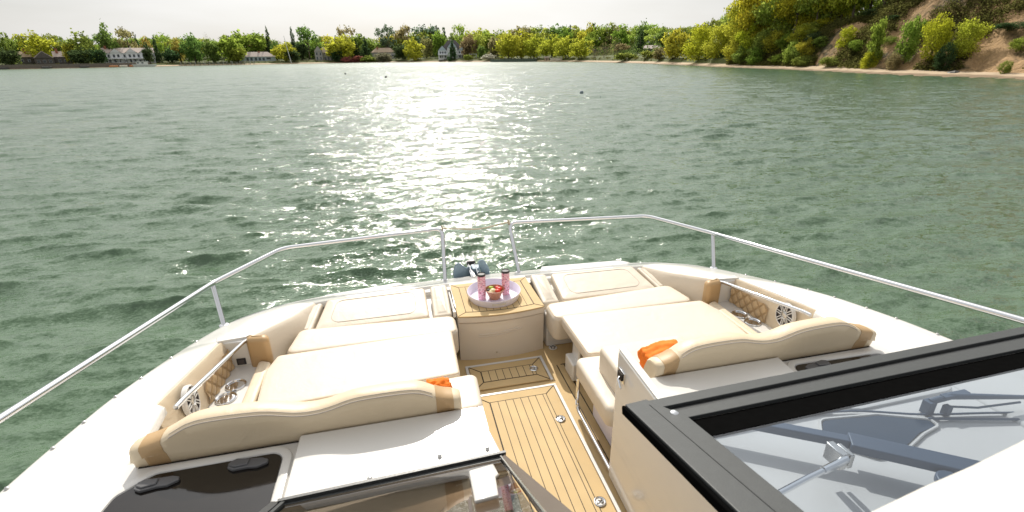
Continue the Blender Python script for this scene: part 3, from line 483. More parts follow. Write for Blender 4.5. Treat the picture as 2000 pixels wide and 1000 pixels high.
('tree', 'sparse', 'lime', -28.8, 570.6, 3.44, 18.3, 21.8, 'mixed tree in the wood behind the ranch house and the grey gabled house', 'wood behind the ranch house and the grey gabled house'),
('tree', 'broad', 'green', -22.0, 565.4, 3.36, 17.4, 20.2, 'mixed tree in the wood behind the ranch house and the grey gabled house', 'wood behind the ranch house and the grey gabled house'),
('tree', 'broad', 'olive', -17.1, 570.4, 3.8, 16.2, 15.2, 'mixed tree in the wood behind the white gabled house', 'wood behind the white gabled house'),
('tree', 'sparse', 'leaf', -10.6, 582.6, 4.78, 17.1, 15.1, 'mixed tree in the wood behind the white gabled house', 'wood behind the white gabled house'),
('tree', 'broad', 'green', -4.7, 551.2, 3.14, 16.0, 20.5, 'mixed tree in the wood behind the white gabled house', 'wood behind the white gabled house'),
('tree', 'round', 'yellow', 2.1, 556.7, 3.66, 22.7, 19.7, 'mixed tree in the wood behind the white gabled house', 'wood behind the white gabled house'),
('tree', 'sparse', 'tan', 7.3, 573.6, 4.87, 17.0, 15.2, 'mixed tree in the wood behind the white gabled house', 'wood behind the white gabled house'),
('tree', 'broad', 'olive', 12.9, 558.0, 4.14, 21.7, 16.8, 'mixed tree in the wood behind the white gabled house', 'wood behind the white gabled house'),
('tree', 'sparse', 'tan', 18.7, 578.0, 5.57, 17.8, 18.3, 'mixed tree in the wood behind the white gabled house', 'wood behind the white gabled house'),
('tree', 'broad', 'olive', 23.4, 536.2, 3.32, 20.4, 16.7, 'mixed tree in the wood behind the white gabled house', 'wood behind the white gabled house'),
('tree', 'round', 'yellow', 29.6, 566.1, 5.29, 22.4, 18.5, 'mixed tree in the wood behind the white gabled house', 'wood behind the white gabled house'),
('tree', 'sparse', 'olive', 33.4, 548.2, 4.38, 21.6, 17.5, 'mixed tree in the wood behind the white gabled house', 'wood behind the white gabled house'),
('tree', 'round', 'lime', 39.6, 565.4, 5.66, 23.2, 17.7, 'mixed tree in the wood behind the white gabled house', 'wood behind the white gabled house'),
('tree', 'broad', 'leaf', 42.1, 529.6, 3.7, 23.1, 15.8, 'mixed tree in the wood behind the white gabled house', 'wood behind the white gabled house'),
('tree', 'cone', 'dark', 49.6, 545.5, 5.07, 23.8, 11.2, 'mixed tree in the wood behind the white gabled house', 'wood behind the white gabled house'),
('tree', 'cone', 'dark', 53.5, 516.9, 3.88, 21.4, 9.5, 'mixed tree in the wood behind the white gabled house', 'wood behind the white gabled house'),
('tree', 'round', 'green', 58.6, 504.9, 3.72, 19.8, 12.9, 'mixed tree in the wood behind the white gabled house', 'wood behind the white gabled house'),
('tree', 'bare', 'grey', 64.0, 510.1, 4.45, 21.2, 15.7, 'mixed tree in the wood behind the white gabled house', 'wood behind the white gabled house'),
('tree', 'sparse', 'leaf', 69.7, 512.7, 5.11, 19.0, 15.1, 'mixed tree in the wood behind the white gabled house', 'wood behind the white gabled house'),
('tree', 'broad', 'yellow', 70.9, 472.2, 3.27, 19.5, 12.1, 'mixed tree in the wood behind the white gabled house', 'wood behind the white gabled house'),
('tree', 'round', 'lime', 79.5, 485.0, 4.67, 19.8, 20.9, 'mixed tree in the wood behind the white gabled house', 'wood behind the white gabled house'),
('tree', 'round', 'yellow', 87.1, 497.6, 6.04, 20.7, 17.1, 'mixed tree in the wood behind the white gabled house', 'wood behind the white gabled house'),
('tree', 'round', 'lime', 84.3, 457.4, 3.86, 20.1, 12.2, 'mixed tree in the wood behind the white gabled house', 'wood behind the white gabled house'),
('tree', 'round', 'leaf', 87.4, 446.6, 3.65, 19.5, 19.3, 'mixed tree in the wood behind the white gabled house', 'wood behind the white gabled house'),
('tree', 'broad', 'leaf', 91.3, 438.9, 3.45, 18.9, 13.8, 'mixed tree in the wood behind the white gabled house', 'wood behind the white gabled house'),
('tree', 'sparse', 'yellow', 94.8, 430.1, 3.21, 16.4, 12.8, 'mixed tree in the wood behind the white gabled house', 'wood behind the white gabled house'),
('tree', 'broad', 'lime', 107.2, 460.1, 5.48, 17.4, 17.1, 'mixed tree in the wood behind the white gabled house', 'wood behind the white gabled house'),
('tree', 'broad', 'tan', 105.4, 425.1, 3.51, 19.3, 12.8, 'mixed tree in the tall wood behind the yellow willows and brown thicket', 'tall wood behind the yellow willows and brown thicket'),
('tree', 'sparse', 'tan', 109.3, 421.8, 3.56, 20.5, 13.4, 'mixed tree in the tall wood behind the yellow willows and brown thicket', 'tall wood behind the yellow willows and brown thicket'),
('tree', 'round', 'lime', 114.0, 423.9, 3.93, 20.0, 15.5, 'mixed tree in the tall wood behind the yellow willows and brown thicket', 'tall wood behind the yellow willows and brown thicket'),
('tree', 'round', 'leaf', 118.9, 426.5, 4.36, 18.0, 13.4, 'mixed tree in the tall wood behind the yellow willows and brown thicket', 'tall wood behind the yellow willows and brown thicket'),
('tree', 'broad', 'olive', 128.7, 445.5, 6.17, 18.8, 16.2, 'mixed tree in the tall wood behind the yellow willows and brown thicket', 'tall wood behind the yellow willows and brown thicket'),
('tree', 'broad', 'lime', 128.8, 425.6, 5.36, 17.2, 17.6, 'mixed tree in the tall wood behind the yellow willows and brown thicket', 'tall wood behind the yellow willows and brown thicket'),
('tree', 'sparse', 'green', 128.3, 403.2, 4.44, 17.4, 16.6, 'mixed tree in the tall wood behind the yellow willows and brown thicket', 'tall wood behind the yellow willows and brown thicket'),
('tree', 'round', 'green', 128.9, 392.3, 4.12, 20.2, 15.2, 'mixed tree in the tall wood behind the yellow willows and brown thicket', 'tall wood behind the yellow willows and brown thicket'),
('tree', 'broad', 'leaf', 128.3, 379.0, 3.63, 17.2, 10.4, 'mixed tree in the tall wood behind the yellow willows and brown thicket', 'tall wood behind the yellow willows and brown thicket'),
('tree', 'cone', 'dark', 135.3, 386.0, 4.64, 16.2, 5.9, 'mixed tree in the tall wood behind the yellow willows and brown thicket', 'tall wood behind the yellow willows and brown thicket'),
('tree', 'round', 'lime', 142.5, 392.8, 5.73, 17.9, 16.4, 'mixed tree in the tall wood behind the yellow willows and brown thicket', 'tall wood behind the yellow willows and brown thicket'),
('tree', 'round', 'olive', 147.9, 396.1, 6.51, 16.6, 13.8, 'mixed tree in the tall wood behind the yellow willows and brown thicket', 'tall wood behind the yellow willows and brown thicket'),
('tree', 'broad', 'yellow', 140.5, 362.0, 4.72, 18.4, 12.7, 'mixed tree in the tall wood behind the yellow willows and brown thicket', 'tall wood behind the yellow willows and brown thicket'),
('tree', 'cone', 'dark', 144.6, 360.7, 5.34, 15.4, 8.0, 'mixed tree in the tall wood behind the yellow willows and brown thicket', 'tall wood behind the yellow willows and brown thicket'),
('tree', 'broad', 'leaf', 134.7, 327.4, 3.4, 15.7, 14.7, 'mixed tree in the tall wood behind the yellow willows and brown thicket', 'tall wood behind the yellow willows and brown thicket'),
('tree', 'sparse', 'lime', 140.1, 329.3, 4.22, 16.5, 10.1, 'mixed tree in the tall wood behind the yellow willows and brown thicket', 'tall wood behind the yellow willows and brown thicket'),
('tree', 'broad', 'olive', 142.0, 325.1, 4.51, 15.9, 10.1, 'mixed tree in the tall wood behind the yellow willows and brown thicket', 'tall wood behind the yellow willows and brown thicket'),
('tree', 'sparse', 'tan', 143.4, 319.7, 4.71, 14.1, 12.2, 'mixed tree in the tall wood behind the yellow willows and brown thicket', 'tall wood behind the yellow willows and brown thicket'),
('tree', 'broad', 'leaf', 137.6, 299.3, 3.66, 14.5, 9.0, 'mixed tree in the tall wood behind the yellow willows and brown thicket', 'tall wood behind the yellow willows and brown thicket'),
('tree', 'round', 'olive', 150.4, 316.7, 5.85, 12.8, 10.4, 'mixed tree in the tall wood behind the yellow willows and brown thicket', 'tall wood behind the yellow willows and brown thicket'),
('tree', 'sparse', 'lime', 147.1, 299.6, 5.21, 13.4, 8.1, 'mixed tree in the tall wood behind the yellow willows and brown thicket', 'tall wood behind the yellow willows and brown thicket'),
('tree', 'broad', 'green', 142.7, 282.4, 4.47, 14.4, 7.7, 'mixed tree in the wood on the rise left of the bluff', 'wood on the rise left of the bluff'),
('tree', 'sparse', 'lime', 154.2, 297.3, 6.48, 12.1, 13.4, 'mixed tree in the wood on the rise left of the bluff', 'wood on the rise left of the bluff'),
('tree', 'sparse', 'lime', 143.4, 268.0, 4.71, 11.3, 11.2, 'mixed tree in the wood on the rise left of the bluff', 'wood on the rise left of the bluff'),
('tree', 'broad', 'green', 136.4, 248.0, 3.71, 11.0, 7.0, 'mixed tree in the wood on the rise left of the bluff', 'wood on the rise left of the bluff'),
('tree', 'sparse', 'olive', 156.3, 277.5, 7.05, 9.3, 9.0, 'mixed tree in the wood on the rise left of the bluff', 'wood on the rise left of the bluff'),
('tree', 'round', 'olive', 157.3, 273.1, 7.2, 8.5, 10.7, 'mixed tree in the wood on the rise left of the bluff', 'wood on the rise left of the bluff'),
('tree', 'sparse', 'olive', 138.4, 233.5, 4.2, 9.6, 8.9, 'mixed tree in the wood on the rise left of the bluff', 'wood on the rise left of the bluff'),
('tree', 'round', 'yellow', 142.9, 235.2, 4.97, 8.3, 8.7, 'mixed tree in the wood on the rise left of the bluff', 'wood on the rise left of the bluff'),
('tree', 'round', 'olive', 156.2, 252.6, 7.2, 8.4, 11.0, 'mixed tree in the wood on the rise left of the bluff', 'wood on the rise left of the bluff'),
('tree', 'round', 'olive', 150.8, 238.0, 6.43, 9.1, 8.8, 'mixed tree in the wood on the rise left of the bluff', 'wood on the rise left of the bluff'),
('tree', 'round', 'green', 147.9, 228.5, 6.07, 8.4, 7.2, 'mixed tree in the wood on the rise left of the bluff', 'wood on the rise left of the bluff'),
('tree', 'sparse', 'olive', 131.8, 198.3, 3.97, 11.4, 6.1, 'mixed tree in the wood on the rise left of the bluff', 'wood on the rise left of the bluff'),
('tree', 'sparse', 'olive', 141.1, 207.5, 5.71, 9.5, 7.1, 'mixed tree in the wood on the rise left of the bluff', 'wood on the rise left of the bluff'),
('tree', 'broad', 'green', 156.8, 225.4, 8.38, 9.2, 8.5, 'mixed tree in the wood on the rise left of the bluff', 'wood on the rise left of the bluff'),
('tree', 'round', 'lime', 134.9, 190.6, 5.08, 13.2, 7.2, 'mixed tree in the wood on the rise left of the bluff', 'wood on the rise left of the bluff'),
('tree', 'sparse', 'olive', 131.7, 182.9, 4.77, 12.7, 7.3, 'mixed tree in the wood on the rise left of the bluff', 'wood on the rise left of the bluff'),
]
# ------------------------------------------------------------------ the boat (metres; X starboard, Y bow, Z up, cockpit sole at z=0)
boat=tag(empty('motorboat'),'white motorboat with cream sunpads and teak floor, seen from its helm over the bow','motorboat')
def mir(pts,s): return [(p[0]*s,)+tuple(p[1:]) for p in pts]
# gunwale and hull -----------------------------------------------------
OUT=[(0,4.36,.305),(.36,4.335,.31),(.75,4.31,.318),(1.15,4.255,.332),(1.50,4.17,.345),(1.78,4.05,.365),(2.0,3.86,.395),(2.12,3.67,.425),(2.19,3.38,.485),(2.225,3.08,.555),(2.255,2.78,.62),(2.285,2.50,.672),(2.315,2.2,.71),(2.345,1.95,.732),(2.40,1.5,.752),(2.45,.9,.77),(2.48,.3,.785),(2.5,-.6,.80)]
INN=[(0,4.07,.365),(.36,4.07,.365),(.75,4.04,.372),(1.10,3.985,.385),(1.36,3.93,.405),(1.50,3.88,.42),(1.56,3.74,.448),(1.60,3.60,.475),(1.70,3.38,.525),(1.80,3.19,.563),(1.97,3.165,.566),(2.045,2.44,.648),(1.99,2.40,.652),(1.955,2.05,.672),(1.965,1.6,.705),(1.98,.9,.72),(2.0,.3,.73),(2.0,-.6,.73)]
def resample(P,k): return catmull(P,k)
hull=M()
for s in (-1,1):
    O=catmull(OUT,12); i=[];o=[]
    I=[Vector(p) for p in INN]
    def aty(y):
        for p,q in zip(O,O[1:]):
            if p.y>=y>=q.y: return p.lerp(q,(p.y-y)/max(1e-6,p.y-q.y))
        return O[-1]
    for a in range(len(I)-1):
        for j in range(6):
            i.append(I[a].lerp(I[a+1],j/6))
            o.append(O[a*12+j*2] if a<6 else aty(i[-1].y+.07*max(0,1-(a-6+j/6))))
    i.append(I[-1]);o.append(O[-1])
    secs=[]
    for p,q in zip(o,i):
        d=(p-q); d.z=0; d.normalize()
        low=Vector((p.x*.80,p.y-.25 if p.y>3 else p.y,-1.25)); 
        mid=p+Vector((0,0,-.35))-d*.05
        secs.append([(s*v.x,v.y,v.z) for v in (q+Vector((0,0,-.05)),q+Vector((0,0,-.012))+d*.003,q+d*.018,p.lerp(q,.25)+Vector((0,0,.004)),p-d*.05+Vector((0,0,.005)),p-d*.025+Vector((0,0,.004)),p-d*.008+Vector((0,0,-.006)),p+Vector((0,0,-.022)),p+Vector((0,0,-.06))-d*.012,mid,low)])
    hull.loft(secs,closed=False)
HULL=hull.build('hull',WHITE,boat,smooth=50)
# rub rail under the deck edge
for s in (-1,1):
    m=M(); m.tube([(s*p.x*1.004,p.y+.004,p.z-.05) for p in catmull(OUT,4)],.016,8); m.build('rub_rail',BROWNF,boat)
# snap studs along the deck edge
for s in (-1,1):
    pts=catmull(OUT,8)
    for k in (66,74,82,88,94,100,106):
        if k<len(pts):
            p=pts[k]; m=M(); m.lathe([(.009,0),(.009,.005),(.006,.008),(.007,.012),(.003,.014)],(s*(p.x-.035),p.y,p.z+.001),12); m.build('snap_stud',DSTEEL,boat)
# deck behind the backrests, both sides ---------------------------------
for s in (-1,1):
    m=M(); m.prism(mir([(.42,1.93),(1.97,1.93),(1.975,1.5),(1.99,.3),(2.0,-.6),(.42,-.6)],s),.64,.70)
    m.prism(mir([(.40,1.935),(.42,1.935),(.42,-.6),(.40,-.6)],s),0,.70)
    m.build('aft_deck',WHITE2,boat)
# raised cabinet tops
ct=M(); ct.prism([(-1.235,1.885),(-.435,1.885),(-.372,1.50),(-.36,.9),(-1.30,.9),(-1.245,1.5)],.702,.745)
CT=ct.build('cabinet_top',WHITE,boat,bevel=.006)
ct=M(); ct.prism([(1.25,1.885),(.43,1.885),(.43,1.50),(1.22,1.50)],.702,.745)
CT2=ct.build('cabinet_top',WHITE,boat,bevel=.006)
for x,y in ((-.639,1.607),(-.922,1.553),(-.437,1.60)):
    m=M(); m.lathe([(.010,0),(.010,.005),(.006,.008),(.007,.012),(.003,.014)],(x,y,.745),14); m.build('snap_stud',DSTEEL,CT)
# dark hatches with white rims and latches
for s in (-1,1):
    pol=mir([(1.30,1.842),(1.885,1.818),(1.955,1.50),(1.30,1.50)] if s>0 else [(1.30,1.842),(1.80,1.835),(1.91,1.74),(1.99,1.30),(1.305,1.10)],s)
    pol=round_poly(pol if area(pol)>0 else pol[::-1],.055,6)
    rim=M(); a=inset(pol,-.034); b=inset(pol,0)
    n=len(pol)
    def lip(off,z): return [(x,y,z) for x,y in inset(pol,off)]
    rim.loft([list(r) for r in zip(lip(-.045,.700),lip(-.038,.712),lip(-.018,.716),lip(-.004,.711),lip(0,.703))]+[[lip(-.045,.700)[0],lip(-.038,.712)[0],lip(-.018,.716)[0],lip(-.004,.711)[0],lip(0,.703)[0]]],closed=False)
    h=M(); h.prism(inset(pol,.002),.7005,.708)
    H=h.build('deck_hatch',ACRYL,boat); rim.build('rim',WHITE,H)
    for lx,ly,ang in ((1.43,1.795,.12),(1.765,1.772,.0)):
        l=M(); c=Vector((s*lx,ly,.708)); R=Matrix.Rotation(ang*s,3,'Z')
        body=[(-.078,-.006),(-.04,-.026),(.0,-.024),(.055,-.033),(.08,-.018),(.085,.006),(.06,.03),(.0,.024),(-.045,.024),(-.075,.012)]
        l.prism([tuple((R@Vector((s*x,y,0))+c)[:2]) for x,y in body],.708,.722)
        top=[(.0,-.014),(.05,-.024),(.074,-.01),(.074,.01),(.05,.022),(0,.016)]
        l.prism([tuple((R@Vector((s*x,y,0))+c)[:2]) for x,y in top],.722,.729)
        l.build('latch',LATCH,H,bevel=.004)
# cockpit floor ---------------------------------------------------------
f=M(); f.prism([(-1.0,1.2),(1.0,1.2),(1.0,3.6),(-1.0,3.6)],-.03,0); f.prism([(-.8,-1.2),(.8,-1.2),(.8,1.2),(-.8,1.2)],-.03,0)
FLOOR=f.build('cockpit_floor',TEAK,boat,smooth=0)
g=M()
for x in (.385,.445,.505,.561,.617,.673): g.box(x,x+.006,1.25,3.12,.0005,.0035)
g.box(.42,.80,3.12,3.126,.0005,.0035)
g.build('caulking',SEAM,FLOOR,smooth=0)
def floor_hatch(x0,x1,y0,y1,ring):
    b=M(); b.box(x0,x1,y0,y1,.004,.014); H=b.build('floor_hatch',TEAK,boat,smooth=0,bevel=.003)
    i=.082; p=M(); p.box(x0+i,x1-i,y0+i,y1-i,.0145,.0165); p.build('planking',TEAKP,H,smooth=0)
    s=M(); t=.0042
    for a in ((x0+i-t,x1-i+t,y0+i-t,y0+i),(x0+i-t,x1-i+t,y1-i,y1-i+t),(x0+i-t,x0+i,y0+i,y1-i),(x1-i,x1-i+t,y0+i,y1-i)): s.box(*a,.0145,.0172)
    for cx,cy,dx,dy in ((x0,y0,1,1),(x1,y0,-1,1),(x0,y1,1,-1),(x1,y1,-1,-1)):
        a=Vector((cx,cy));e=Vector((cx+dx*i,cy+dy*i));nn=Vector((-dy,dx)).normalized()*.0021
        q=[a+nn,e+nn,e-nn,a-nn]; s.prism([tuple(v) for v in q],.0142,.0168)
    s.build('caulking',SEAM,H,smooth=0)
    e=M(); w=.022
    for a in ((x0-w-.006,x1+w+.006,y1+.006,y1+w+.006),(x1+.006,x1+w+.006,y0-.006,y1+.006),(x0-w-.006,x0-.006,y0-.006,y1+.006)): e.box(*a,.001,.013)
    e.build('trim',WHITE2,H,bevel=.003)
    for rx,ry in ring:
        r=M(); r.lathe([(.034,0),(.034,.004),(.029,.006),(.025,.004),(.0245,-.002)],(rx,ry,.0165),28); o=r.build('flush_ring',STEEL,H)
        k=M(); k.lathe([(.0242,0),(.0,.0005)],(rx,ry,.0168),24,mi=0)
        k.lathe([(.011,.0012),(.011,.004),(.004,.005)],(rx-.008,ry+.003,.0168),14,mi=1); k.tube([(rx-.003,ry,.022),(rx+.014,ry+.008,.022),(rx+.018,ry-.005,.022),(rx+.005,ry-.010,.021)],.0035,8,mi=1)
        k.build('ring_pull',[DSTEEL,STEEL],o)
floor_hatch(-.305,.275,2.945,3.240,((.19,3.10),))
floor_hatch(-.305,.275,1.15,2.862,((.212,2.50),(.212,1.815)))
# moulded seat bases ----------------------------------------------------
b=M()
for s in (-1,1):
    b.prism(mir([(.385,3.40),(1.62,3.40),(1.62,4.02),(.385,4.02)],s),0,.30)
    b.prism(mir([(.70,1.93),(1.72,1.93),(1.72,3.40),(.70,3.40)],s),0,.30)
b.prism([(-.70,2.02),(-.42,2.02),(-.42,3.40),(-.70,3.40)],0,.29)
b.prism([(-.385,3.62),(-.36,3.62),(-.36,4.05),(-.385,4.05)],.0,.36)
b.prism([(-1.7,4.0),(1.7,4.0),(1.55,4.07),(-1.55,4.07)],0,.35)
BASE=b.build('seat_base',WHITE2,boat,bevel=.012)
d=M(); d.lathe([(.036,0),(.036,.004),(.028,.006),(.0,.004)],(.435,3.37,.001),20)
for a in range(5):
    q=2*PI*a/5; d.lathe([(.008,.0),(.006,.003)],(.435+.018*math.cos(q),3.37+.018*math.sin(q),.006),8,mi=1)
d.build('floor_drain',[WHITE2,SEAM],boat)
# sunpads ---------------------------------------------------------------
def stitched_rect(quad,z,rc,rr,name,parent,matl=STITCH):
    q=round_poly(quad if area(quad)>0 else quad[::-1],rc,7); m=M()
    m.tube([(x,y,z(x,y) if callable(z) else z) for x,y in q],rr,6,closed=True); return m.build(name,matl,parent)
def edge(P,poly,z,rc,R):
    if area(poly)<0: poly=poly[::-1]
    q=round_poly(inset(poly,R*.35),max(.006,rc-R*.2),6); m=M(); m.tube([(x,y,z(x,y)-R*.22) for x,y in q],.0022,5,closed=True); m.build('piping',PIPE,P)
tilt=lambda x,y:.365+.19*(y-3.54)
for s in (-1,1):
    m=M(); q=mir([(.565,3.525),(1.455,3.525),(1.385,3.905),(.575,3.925)],s)
    m.pad(q,tilt,.09,R=.022,rc=.03); P=m.build('bow_pad',CREAM,boat); edge(P,q,tilt,.03,.022)
    stitched_rect(mir([(.66,3.60),(1.31,3.60),(1.27,3.95),(.67,3.95)],s) if False else mir([(.665,3.585),(1.345,3.585),(1.30,3.86),(.67,3.87)],s),lambda x,y:tilt(x,y)+.005,.07,.0028,'stitching',P)
    m=M(); m.pad(mir([(.385,3.515),(.535,3.515),(.530,3.93),(.385,3.94)],s),tilt,.09,R=.02,rc=.02); m.build('bow_side_pad',CREAM,boat)
    m=M(); m.pad(mir([(1.475,3.525),(1.60,3.53),(1.50,3.84),(1.415,3.90)],s),lambda x,y:tilt(x,y)-.004,.09,R=.02,rc=.02); m.build('bow_corner_pad',CREAM,boat)
    # seat in front of the bow pads, rounded drop at its inner end
    m=M(); m.pad(mir([(.375,3.165),(1.60,3.165),(1.545,3.505),(.375,3.43)],s),.405,.21,R=.035,rc=.06,puff=.004); P=m.build('bow_seat',CREAM,boat); edge(P,mir([(.375,3.165),(1.60,3.165),(1.545,3.505),(.375,3.43)],s),lambda x,y:.405,.06,.035)
    # filler pad that makes the lounge
    m=M(); m.pad(mir([(.435,2.615),(1.645,2.55),(1.672,2.95),(1.625,3.13),(.425,3.175)],s),.425,.085,R=.022,rc=.03,puff=.005); P=m.build('filler_pad',CREAM,boat); edge(P,mir([(.435,2.615),(1.645,2.55),(1.672,2.95),(1.625,3.13),(.425,3.175)],s),lambda x,y:.425,.03,.022)
    # aft seat
    m=M(); m.pad(mir(([(.335,2.05)] if s>0 else [(.345,2.26),(.60,2.25),(.60,2.02)])+[(1.62,2.02),(1.62,2.535),(1.2,2.56),(.335,2.60)],s),.428,.135,R=.03,rc=.045,puff=.004); P=m.build('aft_seat',CREAM,boat)
m=M(); m.pad([(-.44,2.00),(-.35,2.00),(-.352,2.245),(-.44,2.25)],.42,.16,R=.012,rc=.01,puff=.002); m.build('seat_end_pad',CREAM,boat)
m=M(); m.pad([(.43,2.03),(1.0,2.05),(1.0,2.44),(.43,2.44)],.605,.18,R=.028,rc=.035); m.build('upright_cushion',CREAM,boat)
# starboard seat front: lilac white panel, steel foot tube, white table bracket
m=M(); m.prism([(.43,1.95),(.455,1.95),(.455,2.47),(.43,2.47)],.03,.285); m.build('seat_front_panel',LILAC,boat,bevel=.008)
m=M(); m.tube(fillet([(.345,2.54,.30),(.345,2.545,.045),(.345,1.85,.045)],.06),.0125,10); m.build('foot_rail',STEEL,boat)
m=M(); m.box(.475,.50,2.88,3.02,.14,.335); m.box(.425,.50,2.86,3.035,.02,.165); m.build('table_bracket',WHITE,boat,bevel=.012)
# console with the teak lid -----------------------------------------------
front=lambda x:3.385-.045*(1-(x/.36)**2)
c=M()
xs=[-.352+.704*i/16 for i in range(17)]
secs=[]
for z,g in ((0,0),(.05,0),(.338,.0),(.345,-.010),(.352,-.010),(.356,.012),(.398,.012),(.402,.004)):
    secs.append([(x*(1+.01*z),front(x)-g,z) for x in xs]+[(.352*(1+.01*z),4.02,z),(-.352*(1+.01*z),4.02,z)])
c.loft(secs); CON=c.build('console',CREAMG,boat,smooth=30)
l=M(); l.prism([(x*1.01,front(x)-.016) for x in xs]+[(.345,3.955),(-.345,3.955)],.403,.414); LID=l.build('teak_lid',TEAK,CON,smooth=0,bevel=.003)
i=.072; p=M(); p.prism([(x*.80,front(x*.8)+i-.016) for x in xs]+[(.281,3.955-i),(-.281,3.955-i)],.4145,.4160); p.build('planking',TEAKC,LID,smooth=0)
g=M()
fr=[(x*.80,front(x*.8)+i-.016) for x in xs]
g.tube([(x,y,.4155) for x,y in fr],.0018,6); g.tube([(-.281,3.883,.4155),(.281,3.883,.4155)],.0018,6)
for s in (-1,1):
    g.tube([(s*.283,fr[0][1],.4155),(s*.281,3.883,.4155)],.0022,6)
    g.tube([(s*.283,fr[0][1],.4155),(s*.352,front(.35)-.012,.4145)],.0018,6); g.tube([(s*.281,3.883,.4155),(s*.344,3.952,.4145)],.0018,6)
g.build('caulking',SEAM,LID,smooth=0)
e=M(); e.tube([(-.06,3.322,.07),(-.06,3.318,.07)],.006,10); e.build('screw',DSTEEL,CON)
# moulded swoosh in the console face
sw=M()
def fy(x): return front(x)-.001
sw.tube([(x,fy(x)-.002,.235+.035*((x+.15)/.3)**2*(1 if x>-.15 else 0)) for x in [-.2+.03*k for k in range(12)]],.0035,6)
sw.tube([(x,fy(x)-.002,.215+.035*((x+.15)/.3)**2*(1 if x>-.15 else 0)) for x in [-.2+.03*k for k in range(13)]],.003,6)
sw.build('moulded_line',CREAMG,CON)
# gas struts beside the lid
st=M(); st.tube([(-.368,3.50,.395),(-.372,3.88,.395)],.009,8); st.box(-.383,-.362,3.86,3.90,.36,.42); st.box(-.380,-.360,3.46,3.50,.36,.41)
st.build('lid_strut',WHITE2,CON)
st=M(); st.box(.352,.372,3.86,3.90,.33,.40); st.box(.352,.37,3.42,3.88,.355,.372); st.build('lid_hinge',DSTEEL,CON)
